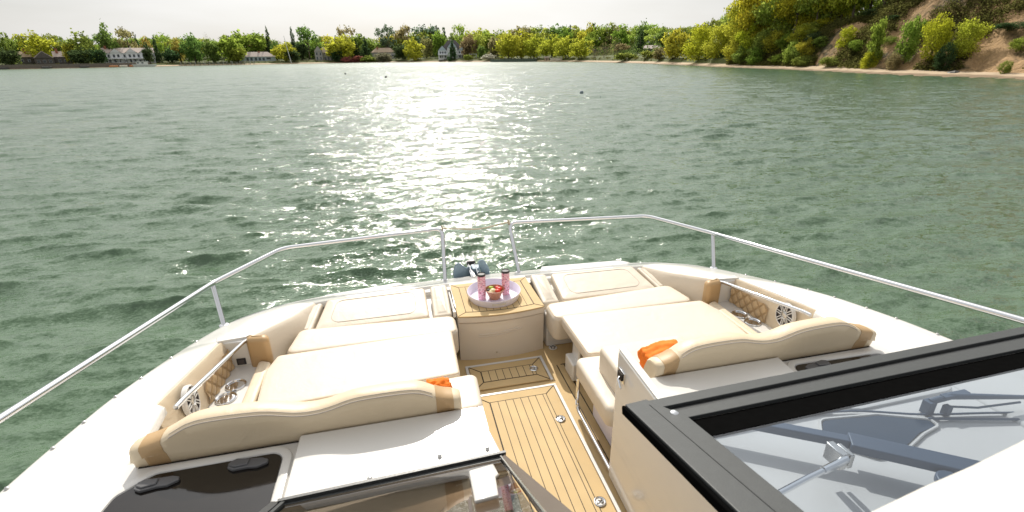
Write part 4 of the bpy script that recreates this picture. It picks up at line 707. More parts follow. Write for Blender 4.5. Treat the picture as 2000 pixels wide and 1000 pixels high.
# coaming bolsters with tan ends ------------------------------------------
for s in (-1,1):
    m=M(); secs=[]
    prof=catmull([(1.505,3.885,.425),(1.56,3.74,.452),(1.61,3.58,.482),(1.70,3.38,.528),(1.79,3.19,.566)],5)
    low=catmull([(1.47,3.87,.30),(1.50,3.72,.30),(1.54,3.56,.30),(1.62,3.37,.30),(1.70,3.19,.30)],5)
    for p,q in zip(prof,low):
        d=(p-q);d.z=0;d.normalize()
        secs.append([(s*v.x,v.y,v.z) for v in (p+d*.03+Vector((0,0,-.08)),p+d*.03+Vector((0,0,-.012)),p+d*.018+Vector((0,0,.002)),p-d*.004+Vector((0,0,.006)),p-d*.028+Vector((0,0,-.004)),p-d*.042+Vector((0,0,-.03)),q-d*.02+Vector((0,0,.06)),q)])
    m.loft(secs); m.build('coaming_bolster',CREAM,boat,smooth=60)
    m=M(); m.pad(mir([(1.655,3.10),(1.80,3.125),(1.815,3.195),(1.67,3.188)],s),.578,.26,R=.035,rc=.03,puff=.003); m.build('bolster_end',TAN,boat)
    m=M(); m.pad(mir([(1.665,2.30),(1.745,2.30),(1.745,3.12),(1.665,3.08)],s),.415,.06,R=.018,rc=.02,puff=.002); m.build('ledge_pad',CREAMD,boat)
    # side pocket
    p=M()
    p.box(*(sorted((s*1.745,s*2.0))),2.25,3.165,.335,.358)
    p.prism(mir([(1.79,3.155),(2.0,3.165),(2.02,3.26),(1.79,3.26)],s),.34,.548)
    P=p.build('side_pocket',WHITE,boat,bevel=.008)
    w=M(); A=[(2.035,2.40,.652),(2.04,2.44,.648),(1.962,3.168,.566)]
    ys=[2.36+.81*k/14 for k in range(15)]; secs=[]
    for y in ys:
        xt=2.043-(y-2.42)*.109; zt=.646-(y-2.44)*.111
        xb=1.985-(y-2.42)*.075
        secs.append([(s*(xt+.012),y,zt-.012),(s*(xt-.002),y,zt-.008),(s*(xt-.012),y,zt-.022),(s*(xt-.02),y,zt-.06),(s*(xb+.004),y,.50),(s*xb,y,.44),(s*(xb-.004),y,.358),(s*(xb+.03),y,.358)])
    w.loft(secs); W=w.build('pocket_liner',CREAMD,boat,smooth=60)
    # quilted panel: diamonds of little pillows
    q=M(); y0,y1,z0,z1=2.76,3.15,.362,.51
    ny,nz=72,30; vs=[];bl=[]
    for jz in range(nz+1):
        for jy in range(ny+1):
            y=y0+(y1-y0)*jy/ny; z=z0+(z1-z0)*jz/nz
            z=min(z,z1-(max(0,(y0+.05)-y)**2)*8)
            a=(y-y0)/.042+(z-z0)/.05; b2=(y-y0)/.042-(z-z0)/.05
            bulge=.013*(abs(math.sin(PI*a/2))*abs(math.sin(PI*b2/2)))**.6; bl.append(bulge)
            xb=1.985-(y-2.42)*.075-.006
            if z>.44: xb+= (z-.44)*.06
            vs.append((s*(xb-bulge),y,z))
    q.add(vs,[(j*(ny+1)+k,j*(ny+1)+k+1,(j+1)*(ny+1)+k+1,(j+1)*(ny+1)+k) for j in range(nz) for k in range(ny)])
    q.m=[1 if min(bl[k] for k in f)<.0042 else 0 for f in q.f]; q.build('quilted_panel',[QUILT,QSEAM],W,smooth=70)
    # speaker
    sp=M(); c=Vector((s*1.970,2.605,.515)); nrm=Vector((-s,.08,.10)).normalized()
    R=nrm.to_track_quat('Z','Y').to_matrix()
    def disc(prof,mi,n=32): 
        t=M(); t.lathe(prof,(0,0,0),n,cap=False); sp.add([tuple(c+R@Vector(v)) for v in t.v],t.f,mi)
    disc([(.088,0),(.092,.008),(.084,.016),(.075,.012),(.074,.004),(0,.003)],1)
    disc([(.093,-.01),(.093,.009),(.085,.017),(.078,.013)],0)
    disc([(.030,.004),(.030,.016),(.022,.020),(0,.019)],2)
    for k in range(8):
        a=2*PI*k/8; t=M()
        for off in (-.0085,.0085): t.box(.026,.080,off-.0032,off+.0032,.008,.015)
        rz=Matrix.Rotation(a,3,'Z'); sp.add([tuple(c+R@(rz@Vector(v))) for v in t.v],t.f,0)
    sp.build('speaker',[WHITE,SPKR,DSTEEL],boat,smooth=40)
    # stainless cup holders
    for cx,cy in ((1.850,2.93),(1.872,2.80)):
        k=M(); k.lathe([(.0,-.004),(.050,-.004),(.052,.006),(.058,.010),(.062,.006),(.063,.0)],(s*cx,cy,.360),30,sy=.98); k.build('cup_holder',STEEL,P)
    k=M(); k.tube([(s*1.742,2.3,.365),(s*1.742,2.9,.365)],.004,6); k.build('trim_strip',DSTEEL,P)
    # grab rail across the pocket
    gr=M(); gr.tube([(s*1.806,3.165,.548),(s*1.815,3.12,.56),(s*1.912,2.42,.655),(s*1.925,2.36,.655)],.0135,12); gr.build('grab_rail',STEEL,boat)
so=M(); so.box(-1.895,-1.838,3.150,3.161,.372,.42); so.box(-1.885,-1.848,3.146,3.151,.38,.412,1); SO=so.build('power_socket',[BLK,SPKR],boat,bevel=.004)
# backrests -----------------------------------------------------------------
SE=[(.505,.808),(.53,.815),(.58,.824),(.62,.842),(.66,.872),(.70,.892),(.76,.899),(.86,.902),(.97,.900),(1.02,.892),(1.07,.876),(1.13,.864),(1.18,.862),(1.24,.868),(1.30,.887),(1.36,.902),(1.44,.908),(1.52,.911),(1.60,.910),(1.655,.900),(1.71,.870),(1.76,.842),(1.81,.828),(1.88,.812),(1.905,.80)]
def seamz(x):
    for (a,b),(c,d) in zip(SE,SE[1:]):
        if x<=c: t=(x-a)/(c-a); t=max(0,t); return b+(d-b)*t
    return SE[-1][1]
def smz(x): return sum(seamz(min(1.905,max(.505,x+dx)))*w for dx,w in ((-.03,.25),(0,.5),(.03,.25)))
def bsec(x,s,g=0,end=0):
    z=smz(x); e=end
    yb=1.905; 
    pts=[(yb+.02,.685),(yb-.004,.70),(yb-.018,.76),(yb-.030,z-.055),(yb-.036+e*.02,z-.010),(yb-.026+e*.02,z+.002),(yb+.01,z+.006),(yb+.05,z+.001),(yb+.085,z-.022),(yb+.11,z-.08),(yb+.14,.60),(yb+.165,.45),(yb+.06,.44)]
    o=[]
    cy,cz=yb+.045,.66
    for y,zz in pts:
        k=1-.0*e
        y2=cy+(y-cy)*(1-.10*e)+(-g if y<cy else g)*(1 if g else 0); z2=cz+(zz-cz)*(1-.06*e)+(g if zz>cz else 0)
        o.append((s*x,y2,z2))
    return o
for s in (-1,1):
    m=M(); xs=[.508,.513,.522,.535]+[.55+1.325*k/60 for k in range(61)]+[1.885,1.895,1.903]
    ends=lambda x: max(0,1-(x-.508)/.028) if x<.536 else (max(0,1-(1.903-x)/.03) if x>1.873 else 0)
    m.loft([bsec(x,s,0,ends(x)**2) for x in xs]); BR=m.build('backrest',CREAMB,boat,smooth=50)
    for a,b in ((.545,.625),(1.765,1.850)):
        t=M(); xx=[a+(b-a)*k/8 for k in range(9)]
        t.loft([bsec(x,s,.0025) for x in xx]); t.build('tan_band',TAN,BR,smooth=50)
    t=M(); xx=[.64+1.09*k/60 for k in range(61)]
    t.tube([(s*x,1.905-.0355,smz(x)-.006) for x in xx],.003,6); t.tube([(s*x,1.905-.024,smz(x)+.0035) for x in xx],.0016,6); t.build('seam_piping',STITCH,BR)
    sh=M(); sh.box(*sorted((s*.52,s*1.89)),1.893,1.93,.700,.7025); sh.build('base_shade_strip',SEAM,BR)  # dark strip laid down as the shading line under the backrest
# door, swung open against the starboard cabinet --------------------------------
d=M(); d.prism([(.330,1.975),(.372,1.985),(.355,1.0),(.312,1.0)],.02,.88); DOOR=d.build('cockpit_door',WHITE,boat,bevel=.008)
d=M(); d.prism([(.333,1.978),(.374,1.988),(.357,1.0),(.315,1.0)],.8805,.892); d.build('top_cap',WHITE,DOOR,bevel=.005)
k=M(); k.box(.322,.330,1.875,1.945,.735,.80); k.box(.313,.323,1.885,1.935,.75,.79,1); k.tube([(.318,1.91,.765),(.300,1.895,.76),(.296,1.85,.735)],.007,8); k.build('latch',[STEEL,SEAM],DOOR,bevel=.003)
m=M(); m.box(.318,.330,1.23,1.245,.02,.86); m.build('hinge_strip',BROWNF,DOOR)
m=M(); m.lathe([(.028,0),(.026,.004),(0,.005)],(0,0,0),20)
o=m.build('finger_pull',CREAMG,DOOR,loc=(.3215,1.52,.16)); o.rotation_euler=(0,-PI/2,0)
m=M(); m.box(.36,.40,-.6,1.0,.0,.70); m.build('cabinet_side',CREAMG,boat)
k=M(); k.box(.335,.36,.93,.985,.50,.57); k.tube([(.33,.95,.54),(.315,.93,.52),(.315,.87,.50)],.009,8); k.build('cabinet_latch',[BLK],boat,bevel=.004)
# bow rails ---------------------------------------------------------------------
def rail(s,aft,post):
    r=M()
    path=[(s*.366,4.285,.318),(s*.352,4.43,.52),(s*.337,4.56,.722),(s*.42,4.572,.745),(s*1.62,4.42,.748),(s*1.80,4.385,.746)]
    p1=fillet(path[:3]+[(s*.337,4.572,.742)]+path[4:],.07)
    p1=fillet([(s*.366,4.285,.318),(s*.336,4.573,.742),(s*1.775,4.398,.745),post,aft],.085,8)
    p1=p1+fillet([aft,(s*2.56,.55,.97),(s*2.44,.25,.79)],.12,6)[1:]
    r.tube(p1,.0195,14); R=r.build('bow_rail',STEEL,boat)
    t=M(); base=(s*2.115,3.675,.42); t.tube([base,(post[0],post[1],post[2]-.005)],.0185,12); t.lathe([(.036,0),(.034,.006),(.022,.012)],(base[0],base[1],base[2]+.001),16); t.build('stanchion',STEEL,R)
    t=M(); t.lathe([(.036,0),(.034,.006),(.022,.012)],(s*.366,4.285,.314),16); t.build('foot',STEEL,R)
rail(-1,(-2.515,1.60,.96),(-2.192,3.868,.697))
rail(1,(2.56,1.22,.99),(2.192,3.868,.697))
# stem head: anchor roller
a=M()
for x in (-.105,-.045): a.tube([(x,4.25,.33),(x,4.38,.375),(x,4.50,.37),(x,4.56,.34)],.006,8); 
for x in (-.118,-.038): a.box(x,x+.006,4.28,4.60,.30,.355)
a.box(-.115,-.035,4.20,4.62,.312,.322); a.tube([(-.115,4.55,.36),(-.03,4.55,.36)],.022,12,mi=1)
a.build('anchor_roller',[STEEL,BLK],boat)
w=M(); w.prism([(.55,4.18),(1.42,4.12),(1.50,4.16),(1.42,4.24),(.60,4.29)],.33,.352); w.build('bow_step_pad',WHITE,boat,bevel=.01)
w=M(); w.prism([(-.75,4.22),(-1.40,4.12),(-1.50,4.10),(-1.44,4.18),(-.80,4.28)],.33,.350); w.build('bow_step_pad',WHITE,boat,bevel=.01)
# windscreens ---------------------------------------------------------------------
# port: closed pane, raked aft from the cabinet top
ws=M()
def bar(m,a,b,w,h,mi=0,up=(0,0,1),dz=0):
    a=Vector(a)+Vector((0,0,dz));b=Vector(b)+Vector((0,0,dz));t=(b-a).normalized();u=Vector(up);n=t.cross(u).normalized();u=n.cross(t).normalized()
    vs=[]
    for p in (a,b):
        for i,j in ((-1,-1),(1,-1),(1,1),(-1,1)): vs.append(p+n*w*.5*i+u*h*.5*j)
    m.add(vs,[(0,1,2,3),(7,6,5,4),(0,4,5,1),(1,5,6,2),(2,6,7,3),(3,7,4,0)],mi)
pu=(0,-.0,1)
PA0,PA1=Vector((-.372,1.528,.766)),Vector((-1.235,1.462,.800))
bar(ws,PA0,PA1,.012,.030,0,dz=.006); bar(ws,PA0+Vector((0,-.022,0)),PA1+Vector((0,-.022,0)),.024,.016,1); bar(ws,PA0+Vector((-.02,-.045,.005)),PA1+Vector((.01,-.045,.005)),.02,.022,0)
ws.add([(-.378,1.515,.782),(-.308,.93,1.117),(-.29,.72,1.235),(-.41,.74,1.225),(-.392,.96,1.10),(-.398,1.50,.786)],[(0,1,2,3,4,5)],2)
ws.add([(-.378,1.515,.772),(-.308,.93,1.107),(-.29,.72,1.225),(-.41,.74,1.215),(-.392,.96,1.09),(-.398,1.50,.776)],[(5,4,3,2,1,0)],2)
bar(ws,PA1+Vector((-.01,0,0)),(-1.33,1.12,.98),.03,.025,0); bar(ws,PA1+Vector((.02,-.02,.01)),(-1.28,1.12,.985),.014,.03,1)
WS=ws.build('windscreen',[BLACK,GREYF,BROWNF],boat,smooth=0)
t=M(); t.tube([(-.397,1.50,.79),(-.383,.965,1.102),(-.375,.72,1.24)],.006,8); t.build('chrome_strip',DSTEEL,WS)
g=M(); pz=lambda y:.768+.575*(1.53-y)
for dz in (0,): g.add([(x,y,pz(y)-.004+ (0)) for x,y in ((-.40,1.49),(-1.215,1.435),(-1.29,1.10),(-1.33,.75),(-.40,.75))],[(0,1,2,3,4)])
g.build('pane',GLASSP,WS,smooth=0)
# white hinge block behind the port pane and the darker cabin lining below it
m=M(); m.prism([(-.545,1.375),(-.445,1.40),(-.447,1.29),(-.462,1.27),(-.482,1.11),(-.56,1.10)],lambda x,y:pz(y)+.002,lambda x,y:pz(y)+.022); m.build('hinge_block',WHITE,WS,bevel=.008)
# starboard: vent pane propped open
k=.25
pl=lambda x,y,dz=0:(x,y,1.2+k*(1.23-y)+dz)
s2=M()
def strip(a,b,c,d,dz0,dz1,mi):
    top=[pl(*p,dz1) for p in (a,b,c,d)];bot=[pl(*p,dz0) for p in (a,b,c,d)]
    s2.add(top+bot,[(0,1,2,3),(7,6,5,4),(0,4,5,1),(1,5,6,2),(2,6,7,3),(3,7,4,0)],mi)
strip((.045,1.214),(2.05,1.295),(1.93,1.232),(.06,1.157),-.02,.0,1)
strip((.06,1.156),(1.93,1.231),(1.88,1.198),(.066,1.122),-.026,-.014,0)
strip((.066,1.121),(1.88,1.197),(1.75,1.122),(.075,1.072),-.02,-.002,1)
strip((.075,1.071),(1.75,1.121),(1.58,1.020),(.10,.972),-.03,-.016,2)
strip((1.60,1.02),(2.06,1.30),(1.92,.30),(1.72,.30),-.03,.0005,1)
s2.add([pl(*p,.003) for p in ((-.020,1.212),(.062,1.222),(.125,1.07),(.118,.62),(.10,.45),(-.03,.45),(-.018,.662))]+[pl(*p,-.025) for p in ((-.020,1.212),(.062,1.222),(.125,1.07),(.118,.62),(.10,.45),(-.03,.45),(-.018,.662))],[(0,1,2,3,4,5,6)]+[(13,12,11,10,9,8,7)]+[(i,(i+1)%7,7+(i+1)%7,7+i) for i in range(7)],1)
bar(s2,pl(-.024,1.214,-.02),pl(-.026,.60,-.02),.012,.03,2); 
WS2=s2.build('windscreen',[BLACK,GREYF,RUBBER],boat,smooth=0,bevel=.003)
t=M(); t.tube([pl(.052,1.18,.0035),pl(.058,.62,.0035)],.0015,5); t.build('frame_joint',BLACK,WS2)
t=M(); t.lathe([(.013,0),(.013,.003),(.006,.007),(0,.007)],pl(.098,1.105,.003),16); t.build('screw',STEEL,WS2)
g=M(); g.add([pl(x,y,-.018) for x,y in ((.10,.985),(1.60,1.03),(1.75,.30),(.10,.30))],[(0,1,2,3)]); g.build('pane',GLASSB,WS2,smooth=0)
# reflections and view through the propped pane, built as objects: sill bar, bracket with strut, wiper, mirrored hatch, louvre
m=M(); bar(m,(.50,1.54,.80),(1.02,1.22,.80),.045,.04); bar(m,(1.02,1.22,.80),(1.62,.80,.80),.085,.04); m.lathe([(.05,0),(.05,.03),(0,.03)],(1.22,.96,.78),16); SILL=m.build('windscreen_sill',BAR,boat,bevel=.006)
m=M(); m.box(.862,.895,1.11,1.19,.79,.865); m.box(.905,.925,1.11,1.18,.79,.855); SB=m.build('strut_bracket',DSTEEL,SILL,bevel=.004)
m=M(); m.tube([(.87,1.10,.86),(.66,1.06,.86),(.50,1.02,.87)],.011,10); m.tube([(.87,1.10,.86),(.74,1.075,.86)],.014,10); m.build('gas_strut',STEEL,SILL)
m=M(); dh=round_poly([(1.03,1.33),(1.12,1.435),(1.40,1.40),(1.66,1.29),(1.48,1.265),(1.30,1.20),(1.18,1.20)],.05,5); m.prism(dh,.7005,.709); SW=m.build('hatch_reflection',NAVY,boat)  # solid plate standing in for the deck hatch mirrored in the pane
m=M(); m.tube([(x,y,.708) for x,y in round_poly([(1.02,1.33),(1.115,1.445),(1.40,1.41),(1.675,1.295),(1.49,1.255),(1.305,1.19),(1.17,1.19)],.05,5)],.007,6,closed=True); m.build('rim',WHITE,SW)
m=M(); m.tube([(x,y,.712) for x,y in catmull([(.95,1.50),(1.3,1.455),(1.6,1.355),(1.9,1.29),(2.2,1.22)],5)],.006,6); m.tube([(1.60,1.325,.712),(2.0,1.22,.712)],.007,6)
m.box(1.62,1.66,1.345,1.385,.705,.775); m.box(1.70,1.73,1.32,1.35,.705,.755); m.tube([(1.64,1.365,.77),(1.75,1.36,.785),(2.10,1.27,.78)],[.015,.017,.010],8); m.tube([(1.72,1.335,.75),(1.85,1.30,.745),(2.05,1.265,.765)],.006,6); m.box(1.70,1.85,1.345,1.375,.785,.797)
m.build('wiper',BAR,boat,bevel=.003)
m=M(); m.prism(round_poly([(1.33,1.478),(1.36,1.455),(1.86,1.46),(1.93,1.49),(1.9,1.515),(1.4,1.515)][::-1],.02,4),.7005,.712); 
lv=m.build('louvre',WHITE2,boat,bevel=.004)
m=M(); m.box(1.48,1.58,1.478,1.486,.712,.715); m.build('slot',SEAM,lv)
m=M(); m.box(1.72,1.80,1.484,1.492,.712,.715); m.build('slot',SEAM,lv)
# hardtop edge close to the camera
m=M(); c=[Vector(p) for p in ((-.34,.262,1.75),(-.18,.327,1.75),(-.135,.339,1.75),(-.034,.354,1.75),(.072,.367,1.75),(.19,.385,1.75),(.36,.42,1.75))]
secs=[]
for p in c: secs.append([(p.x+.012*0,p.y-.012,p.z-.012),(p.x,p.y,p.z),(p.x+.0,p.y-.015,p.z+.012),(p.x+.09,p.y-.16,p.z+.02),(p.x+.12,p.y-.30,p.z-.02),(p.x+.12,p.y-.30,p.z-.06),(p.x+.02,p.y-.05,p.z-.04)])
m.loft(secs); m.build('hardtop_edge',mat('hardtop_cream',(.69,.66,.61),.35,coat=.3,var=.04),boat,smooth=60)
# ------------------------------------------------------------------ loose things on the boat
t=M(); n=56
t.lathe([(0,.004),(.205,.004),(.212,.010),(.230,.066),(.234,.068),(.236,.066),(.234,.060),(.219,.006),(.215,0),(0,0)],(0,0,0),n)
tray=t.build('serving_tray',LILAC,None,smooth=50,loc=(-.012,3.635,.4165)); tray.scale=(.96,.96,.95); tag(tray,'round lilac white serving tray standing on the teak lid of the bow console','tray')
for sg in (-1,1):
    h=M()
    pts=[]
    for a in [(-.30+.6*k/10) for k in range(11)]: pts.append((.2325*math.sin(a)*1.0,sg*.2325*math.cos(a),.058))
    lo=[]
    vs=[];
    for a in [(-.26+.52*k/10) for k in range(11)]:
        for z,r in ((.026,.2275),(.048,.2345)): vs.append((r*math.sin(a),sg*r*math.cos(a),z))
    h.add(vs,[(2*k,2*k+1,2*k+3,2*k+2) for k in range(10)])
    h.build('handle_slot',WHITE,tray)
def tumbler(x,y,h,lab):
    e=tag(empty('tumbler',(x,y,.4207)),lab,'tumbler','pink tumblers on the tray')
    b=M(); b.lathe([(0,0),(.029,0),(.031,.004),(.033,.05),(.0335,h-.012),(.0325,h-.006)],(0,0,0),28); b.build('cup',PINK,e,smooth=50)
    l=M(); l.lathe([(.0345,h-.012),(.0352,h-.004),(.034,h+.004),(.031,h+.006),(.029,h+.001),(0,h+.001)],(0,0,0),28); l.build('lid',BLK,e)
tumbler(-.118,3.612,.225,'pink patterned tumbler with black lid, left of the food bowl')
tumbler(.094,3.650,.215,'pink patterned tumbler with black lid, behind and right of the food bowl')
b=M(); b.lathe([(0,0),(.042,0),(.046,.006),(.064,.05),(.080,.082),(.083,.086),(.079,.087),(.061,.05),(.04,.012),(0,.012)],(0,0,0),36)
tag(b.build('bowl',COPPER,None,smooth=50,loc=(-.012,3.60,.4207)),'small copper brown bowl of fruit on the lilac tray','bowl')
def chunk(name,x,y,z,r,m,lab,cat,seed):
    bm=bmesh.new(); bmesh.ops.create_icosphere(bm,subdivisions=2,radius=1)
    for v in bm.verts:
        v.co*=1+.25*noise.noise(v.co*1.4+Vector((seed,seed*2,0))); v.co=Vector((v.co.x*r,v.co.y*r*.85,v.co.z*r*.7))
    me=bpy.data.meshes.new(name);bm.to_mesh(me);bm.free();me.materials.append(m);me.shade_smooth()
    o=bpy.data.objects.new(name,me);COL.objects.link(o);o.location=(x,y,z);tag(o,lab,cat)
bz=.4207
chunk('strawberry',.028,3.598,bz+.078,.027,RED,'red strawberry nearest the right rim of the bowl','strawberry',1)
chunk('strawberry',.010,3.572,bz+.074,.024,RED,'red strawberry at the front of the bowl','strawberry',2)
chunk('strawberry',.018,3.635,bz+.074,.022,RED,'red strawberry at the back of the bowl','strawberry',3)
chunk('melon_piece',-.028,3.590,bz+.076,.027,PALE,'pale melon piece in the middle of the bowl','melon',4)
chunk('melon_piece',-.050,3.575,bz+.070,.022,PALE,'pale melon piece at the left front of the bowl','melon',5)
chunk('lime_wedge',-.034,3.635,bz+.080,.022,LIME,'green lime wedge at the back of the bowl','lime',6)
chunk('fig',-.060,3.612,bz+.066,.024,SPKR,'dark fig at the left rim of the bowl','fig',7)
# anchor on the bow roller
a=tag(empty('anchor',(-.085,4.42,.31)),'blue grey two fluked anchor held on the bow roller','anchor')
def fluke(pts,tilt,name='fluke'):
    m=M(); m.v=[];n=len(pts)
    vs=[];
    for dy in (0,.014):
        for x,z in pts: vs.append((x,tilt*x+dy,z))
    m.add(vs,[tuple(range(n)),tuple(range(2*n-1,n-1,-1))]+[(i,(i+1)%n,n+(i+1)%n,n+i) for i in range(n)])
    m.build(name,BLUEP,a,bevel=.003)
L=[(-.19,-.10),(-.188,.02),(-.178,.075),(-.158,.112),(-.135,.122),(-.112,.112),(-.085,.082),(-.052,.052),(-.018,.066),(.0,.05),(.0,-.10)]
fluke(L,.15)
fluke([(.06,.105),(.085,.128),(.108,.135),(.13,.118),(.155,.075),(.172,.03),(.176,-.03),(.160,-.10),(.10,-.10),(.085,.02)],-.3)
m=M(); m.box(-.012,.012,-.18,.22,.01,.035); m.build('shank',DSTEEL,a,bevel=.004)
m=M(); m.prism([(.0,-.06),(.075,-.06),(.085,.05),(-.005,.05)],-.06,.06); m.build('crown_plate',BLUEP,a,bevel=.01)
# orange towels
def towel(name,cx,cy,cz,sx,sy,sz,seed,lab):
    bm=bmesh.new(); bmesh.ops.create_cube(bm,size=2); bmesh.ops.subdivide_edges(bm,edges=bm.edges[:],cuts=14,use_grid_fill=True)
    for v in bm.verts:
        p=v.co.copy(); r=p.length; q=p.normalized()*max(abs(p.x),abs(p.y),abs(p.z))
        p=p.lerp(q*1.15,.45)
        f=noise.noise(Vector((p.x*1.6+seed,p.y*1.6,p.z*1.6)))*.16+ (1-abs(noise.noise(Vector((p.x*3.1,p.y*2.2+seed,p.z*3.3)))))*.12+noise.noise(Vector((p.x*6,p.y*6,p.z*6+seed)))*.05
        p*=1+f-.08
        p.z-=.25*max(0,-p.x*seed)*.0
        v.co=Vector((p.x*sx,p.y*sy,p.z*sz))
    me=bpy.data.meshes.new(name);bm.to_mesh(me);bm.free();me.materials.append(ORANGE);me.shade_smooth()
    o=bpy.data.objects.new(name,me);COL.objects.link(o);o.location=(cx,cy,cz);tag(o,lab,'towel');return o
o=towel('towel',.68,2.13,.655,.115,.06,.095,3,'crumpled orange towel tucked behind the starboard backrest by the open door'); o.rotation_euler=(.1,-.10,.02)
o=towel('towel',-.60,2.105,.675,.065,.035,.085,8,'orange towel end poking up behind the inner end of the port backrest'); o.rotation_euler=(.0,.06,.0)
# rope between the two rails
r=M(); pts=[]
for k in range(41):
    u=k/40; x=-.335+.67*u; pts.append((x,4.575,.745-.035*4*u*(1-u)+.006*math.sin(u*9)))
r.tube(pts,.0055,6); r.tube([(-.335,4.575+.022*math.cos(q),.745+.024*math.sin(q)) for q in [2*PI*k/12 for k in range(13)]],.006,6); r.tube([(.335,4.575+.022*math.cos(q),.745+.024*math.sin(q)) for q in [2*PI*k/12 for k in range(13)]],.006,6)
tag(r.build('rope',ROPE),'thin beige rope slung across the gap between the two bow rails','rope')
# ------------------------------------------------------------------ land
def gully(az,d):
    c=lerp(CREST,az)
    if c<=0 or d<6: return 0
    r=shore(az)+d;a=math.radians(az);x,y=r*math.sin(a),r*math.cos(a)
    k=min(1,c/6)*sst(6,10,d)
    u=math.radians(az)*95
    return k*(1.6*noise.noise(Vector((u*.28,d*.05,3)))+1.1*(noise.noise(Vector((u*.8+d*.12,d*.13,9))))+.5*noise.noise(Vector((x*.7,y*.7,1)))+.15*noise.noise(Vector((x*2,y*2,4))))
azs=[];q=-75.0
while q<=95: azs.append(q); q+= .22 if 35<q<63 else .9
dd=[-7,-3,-1,0,.6,1.2,2,3,4,5,5.6,6.2,6.8,7.4,8,8.6,9.2,10,10.8,11.6,12.4,13.2,14,15,16,17,18,19,20,21.5,23,24.5,26,28,30,33,36,40,45,52,60,75,95,130,180,260,400]
g=M();vs=[];fs=[];mi=[]
for a in azs:
    for d in dd:
        r=shore(a)+d+ (.5*noise.noise(Vector((a*1.5,d*.1,0)))*(1 if d<12 else 0)); t=math.radians(a)
        z=ground(a,d)+gully(a,d)+(.05*noise.noise(Vector((a*9,d,5))) if 0<d<9 else 0)
        vs.append((r*math.sin(t),r*math.cos(t),z))
nd=len(dd)
for i in range(len(azs)-1):
    for j in range(nd-1):
        a=azs[i];d=dd[j];s=min(1.0,shore(a)/130.0);bw=9*s if a>30 else 9.2
        c=lerp(CREST,a)
        g.m.append(0 if d<bw-.4 else (2 if c>1.2 and d<bw+c*1.75+1.0 else 1))
        fs.append((i*nd+j,(i+1)*nd+j,(i+1)*nd+j+1,i*nd+j+1))
g.v=vs;g.f=fs
SAND=mat('beach_sand',(.47,.36,.24),.9,var=.18,vscale=.35,bump=.3,bscale=3)
def wet(m):
    t=m.node_tree;N=t.nodes;L=t.links;B=N['Principled BSDF']
    ge=N.new('ShaderNodeNewGeometry');sp=N.new('ShaderNodeSeparateXYZ');L.new(ge.outputs['Position'],sp.inputs[0])
    n=N.new('ShaderNodeTexNoise');n.inputs['Scale'].default_value=.6;L.new(ge.outputs['Position'],n.inputs['Vector'])
    a=N.new('ShaderNodeMath');a.operation='MULTIPLY_ADD';a.inputs[1].default_value=.35;L.new(n.outputs['Fac'],a.inputs[0]);L.new(sp.outputs[2],a.inputs[2])
    r=N.new('ShaderNodeMapRange');r.inputs['From Min'].default_value=-.78;r.inputs['From Max'].default_value=-.62;L.new(a.outputs[0],r.inputs['Value'])
    old=B.inputs['Base Color'].links[0].from_socket
    mx=N.new('ShaderNodeMix');mx.data_type='RGBA';L.new(r.outputs[0],mx.inputs['Factor']);L.new(old,mx.inputs['B']);mx.inputs['A'].default_value=(.21,.145,.085,1);L.new(mx.outputs['Result'],B.inputs['Base Color'])
wet(SAND)
GRASS=mat('shore_grass',(.085,.10,.024),.95,var=.35,vscale=.10,bump=.3,bscale=2)
def bluff_mat():
    m=mat('bluff_sand',(.34,.215,.105),.95,var=.50,vscale=1.1,bump=.9,bscale=1.6)
    t=m.node_tree;N=t.nodes;L=t.links;B=N['Principled BSDF']
    for n in N:
        if n.type=='BUMP': n.inputs['Distance'].default_value=.4
    tc=N.new('ShaderNodeTexCoord');n=N.new('ShaderNodeTexNoise');n.inputs['Scale'].default_value=.17;n.inputs['Detail'].default_value=7;n.inputs['Roughness'].default_value=.65;L.new(tc.outputs['Object'],n.inputs['Vector'])
    r=N.new('ShaderNodeValToRGB');r.color_ramp.elements[0].position=.50;r.color_ramp.elements[0].color=(0,0,0,1);r.color_ramp.elements[1].position=.60;r.color_ramp.elements[1].color=(1,1,1,1);L.new(n.outputs['Fac'],r.inputs[0])
    old=B.inputs['Base Color'].links[0].from_socket
    mx=N.new('ShaderNodeMix');mx.data_type='RGBA';L.new(r.outputs[0],mx.inputs['Factor']);L.new(old,mx.inputs['A']);mx.inputs['B'].default_value=(.055,.045,.018,1);L.new(mx.outputs['Result'],B.inputs['Base Color'])
    return m
BLUFF=bluff_mat()
struct(g.build('terrain',[SAND,GRASS,BLUFF],None,smooth=180))
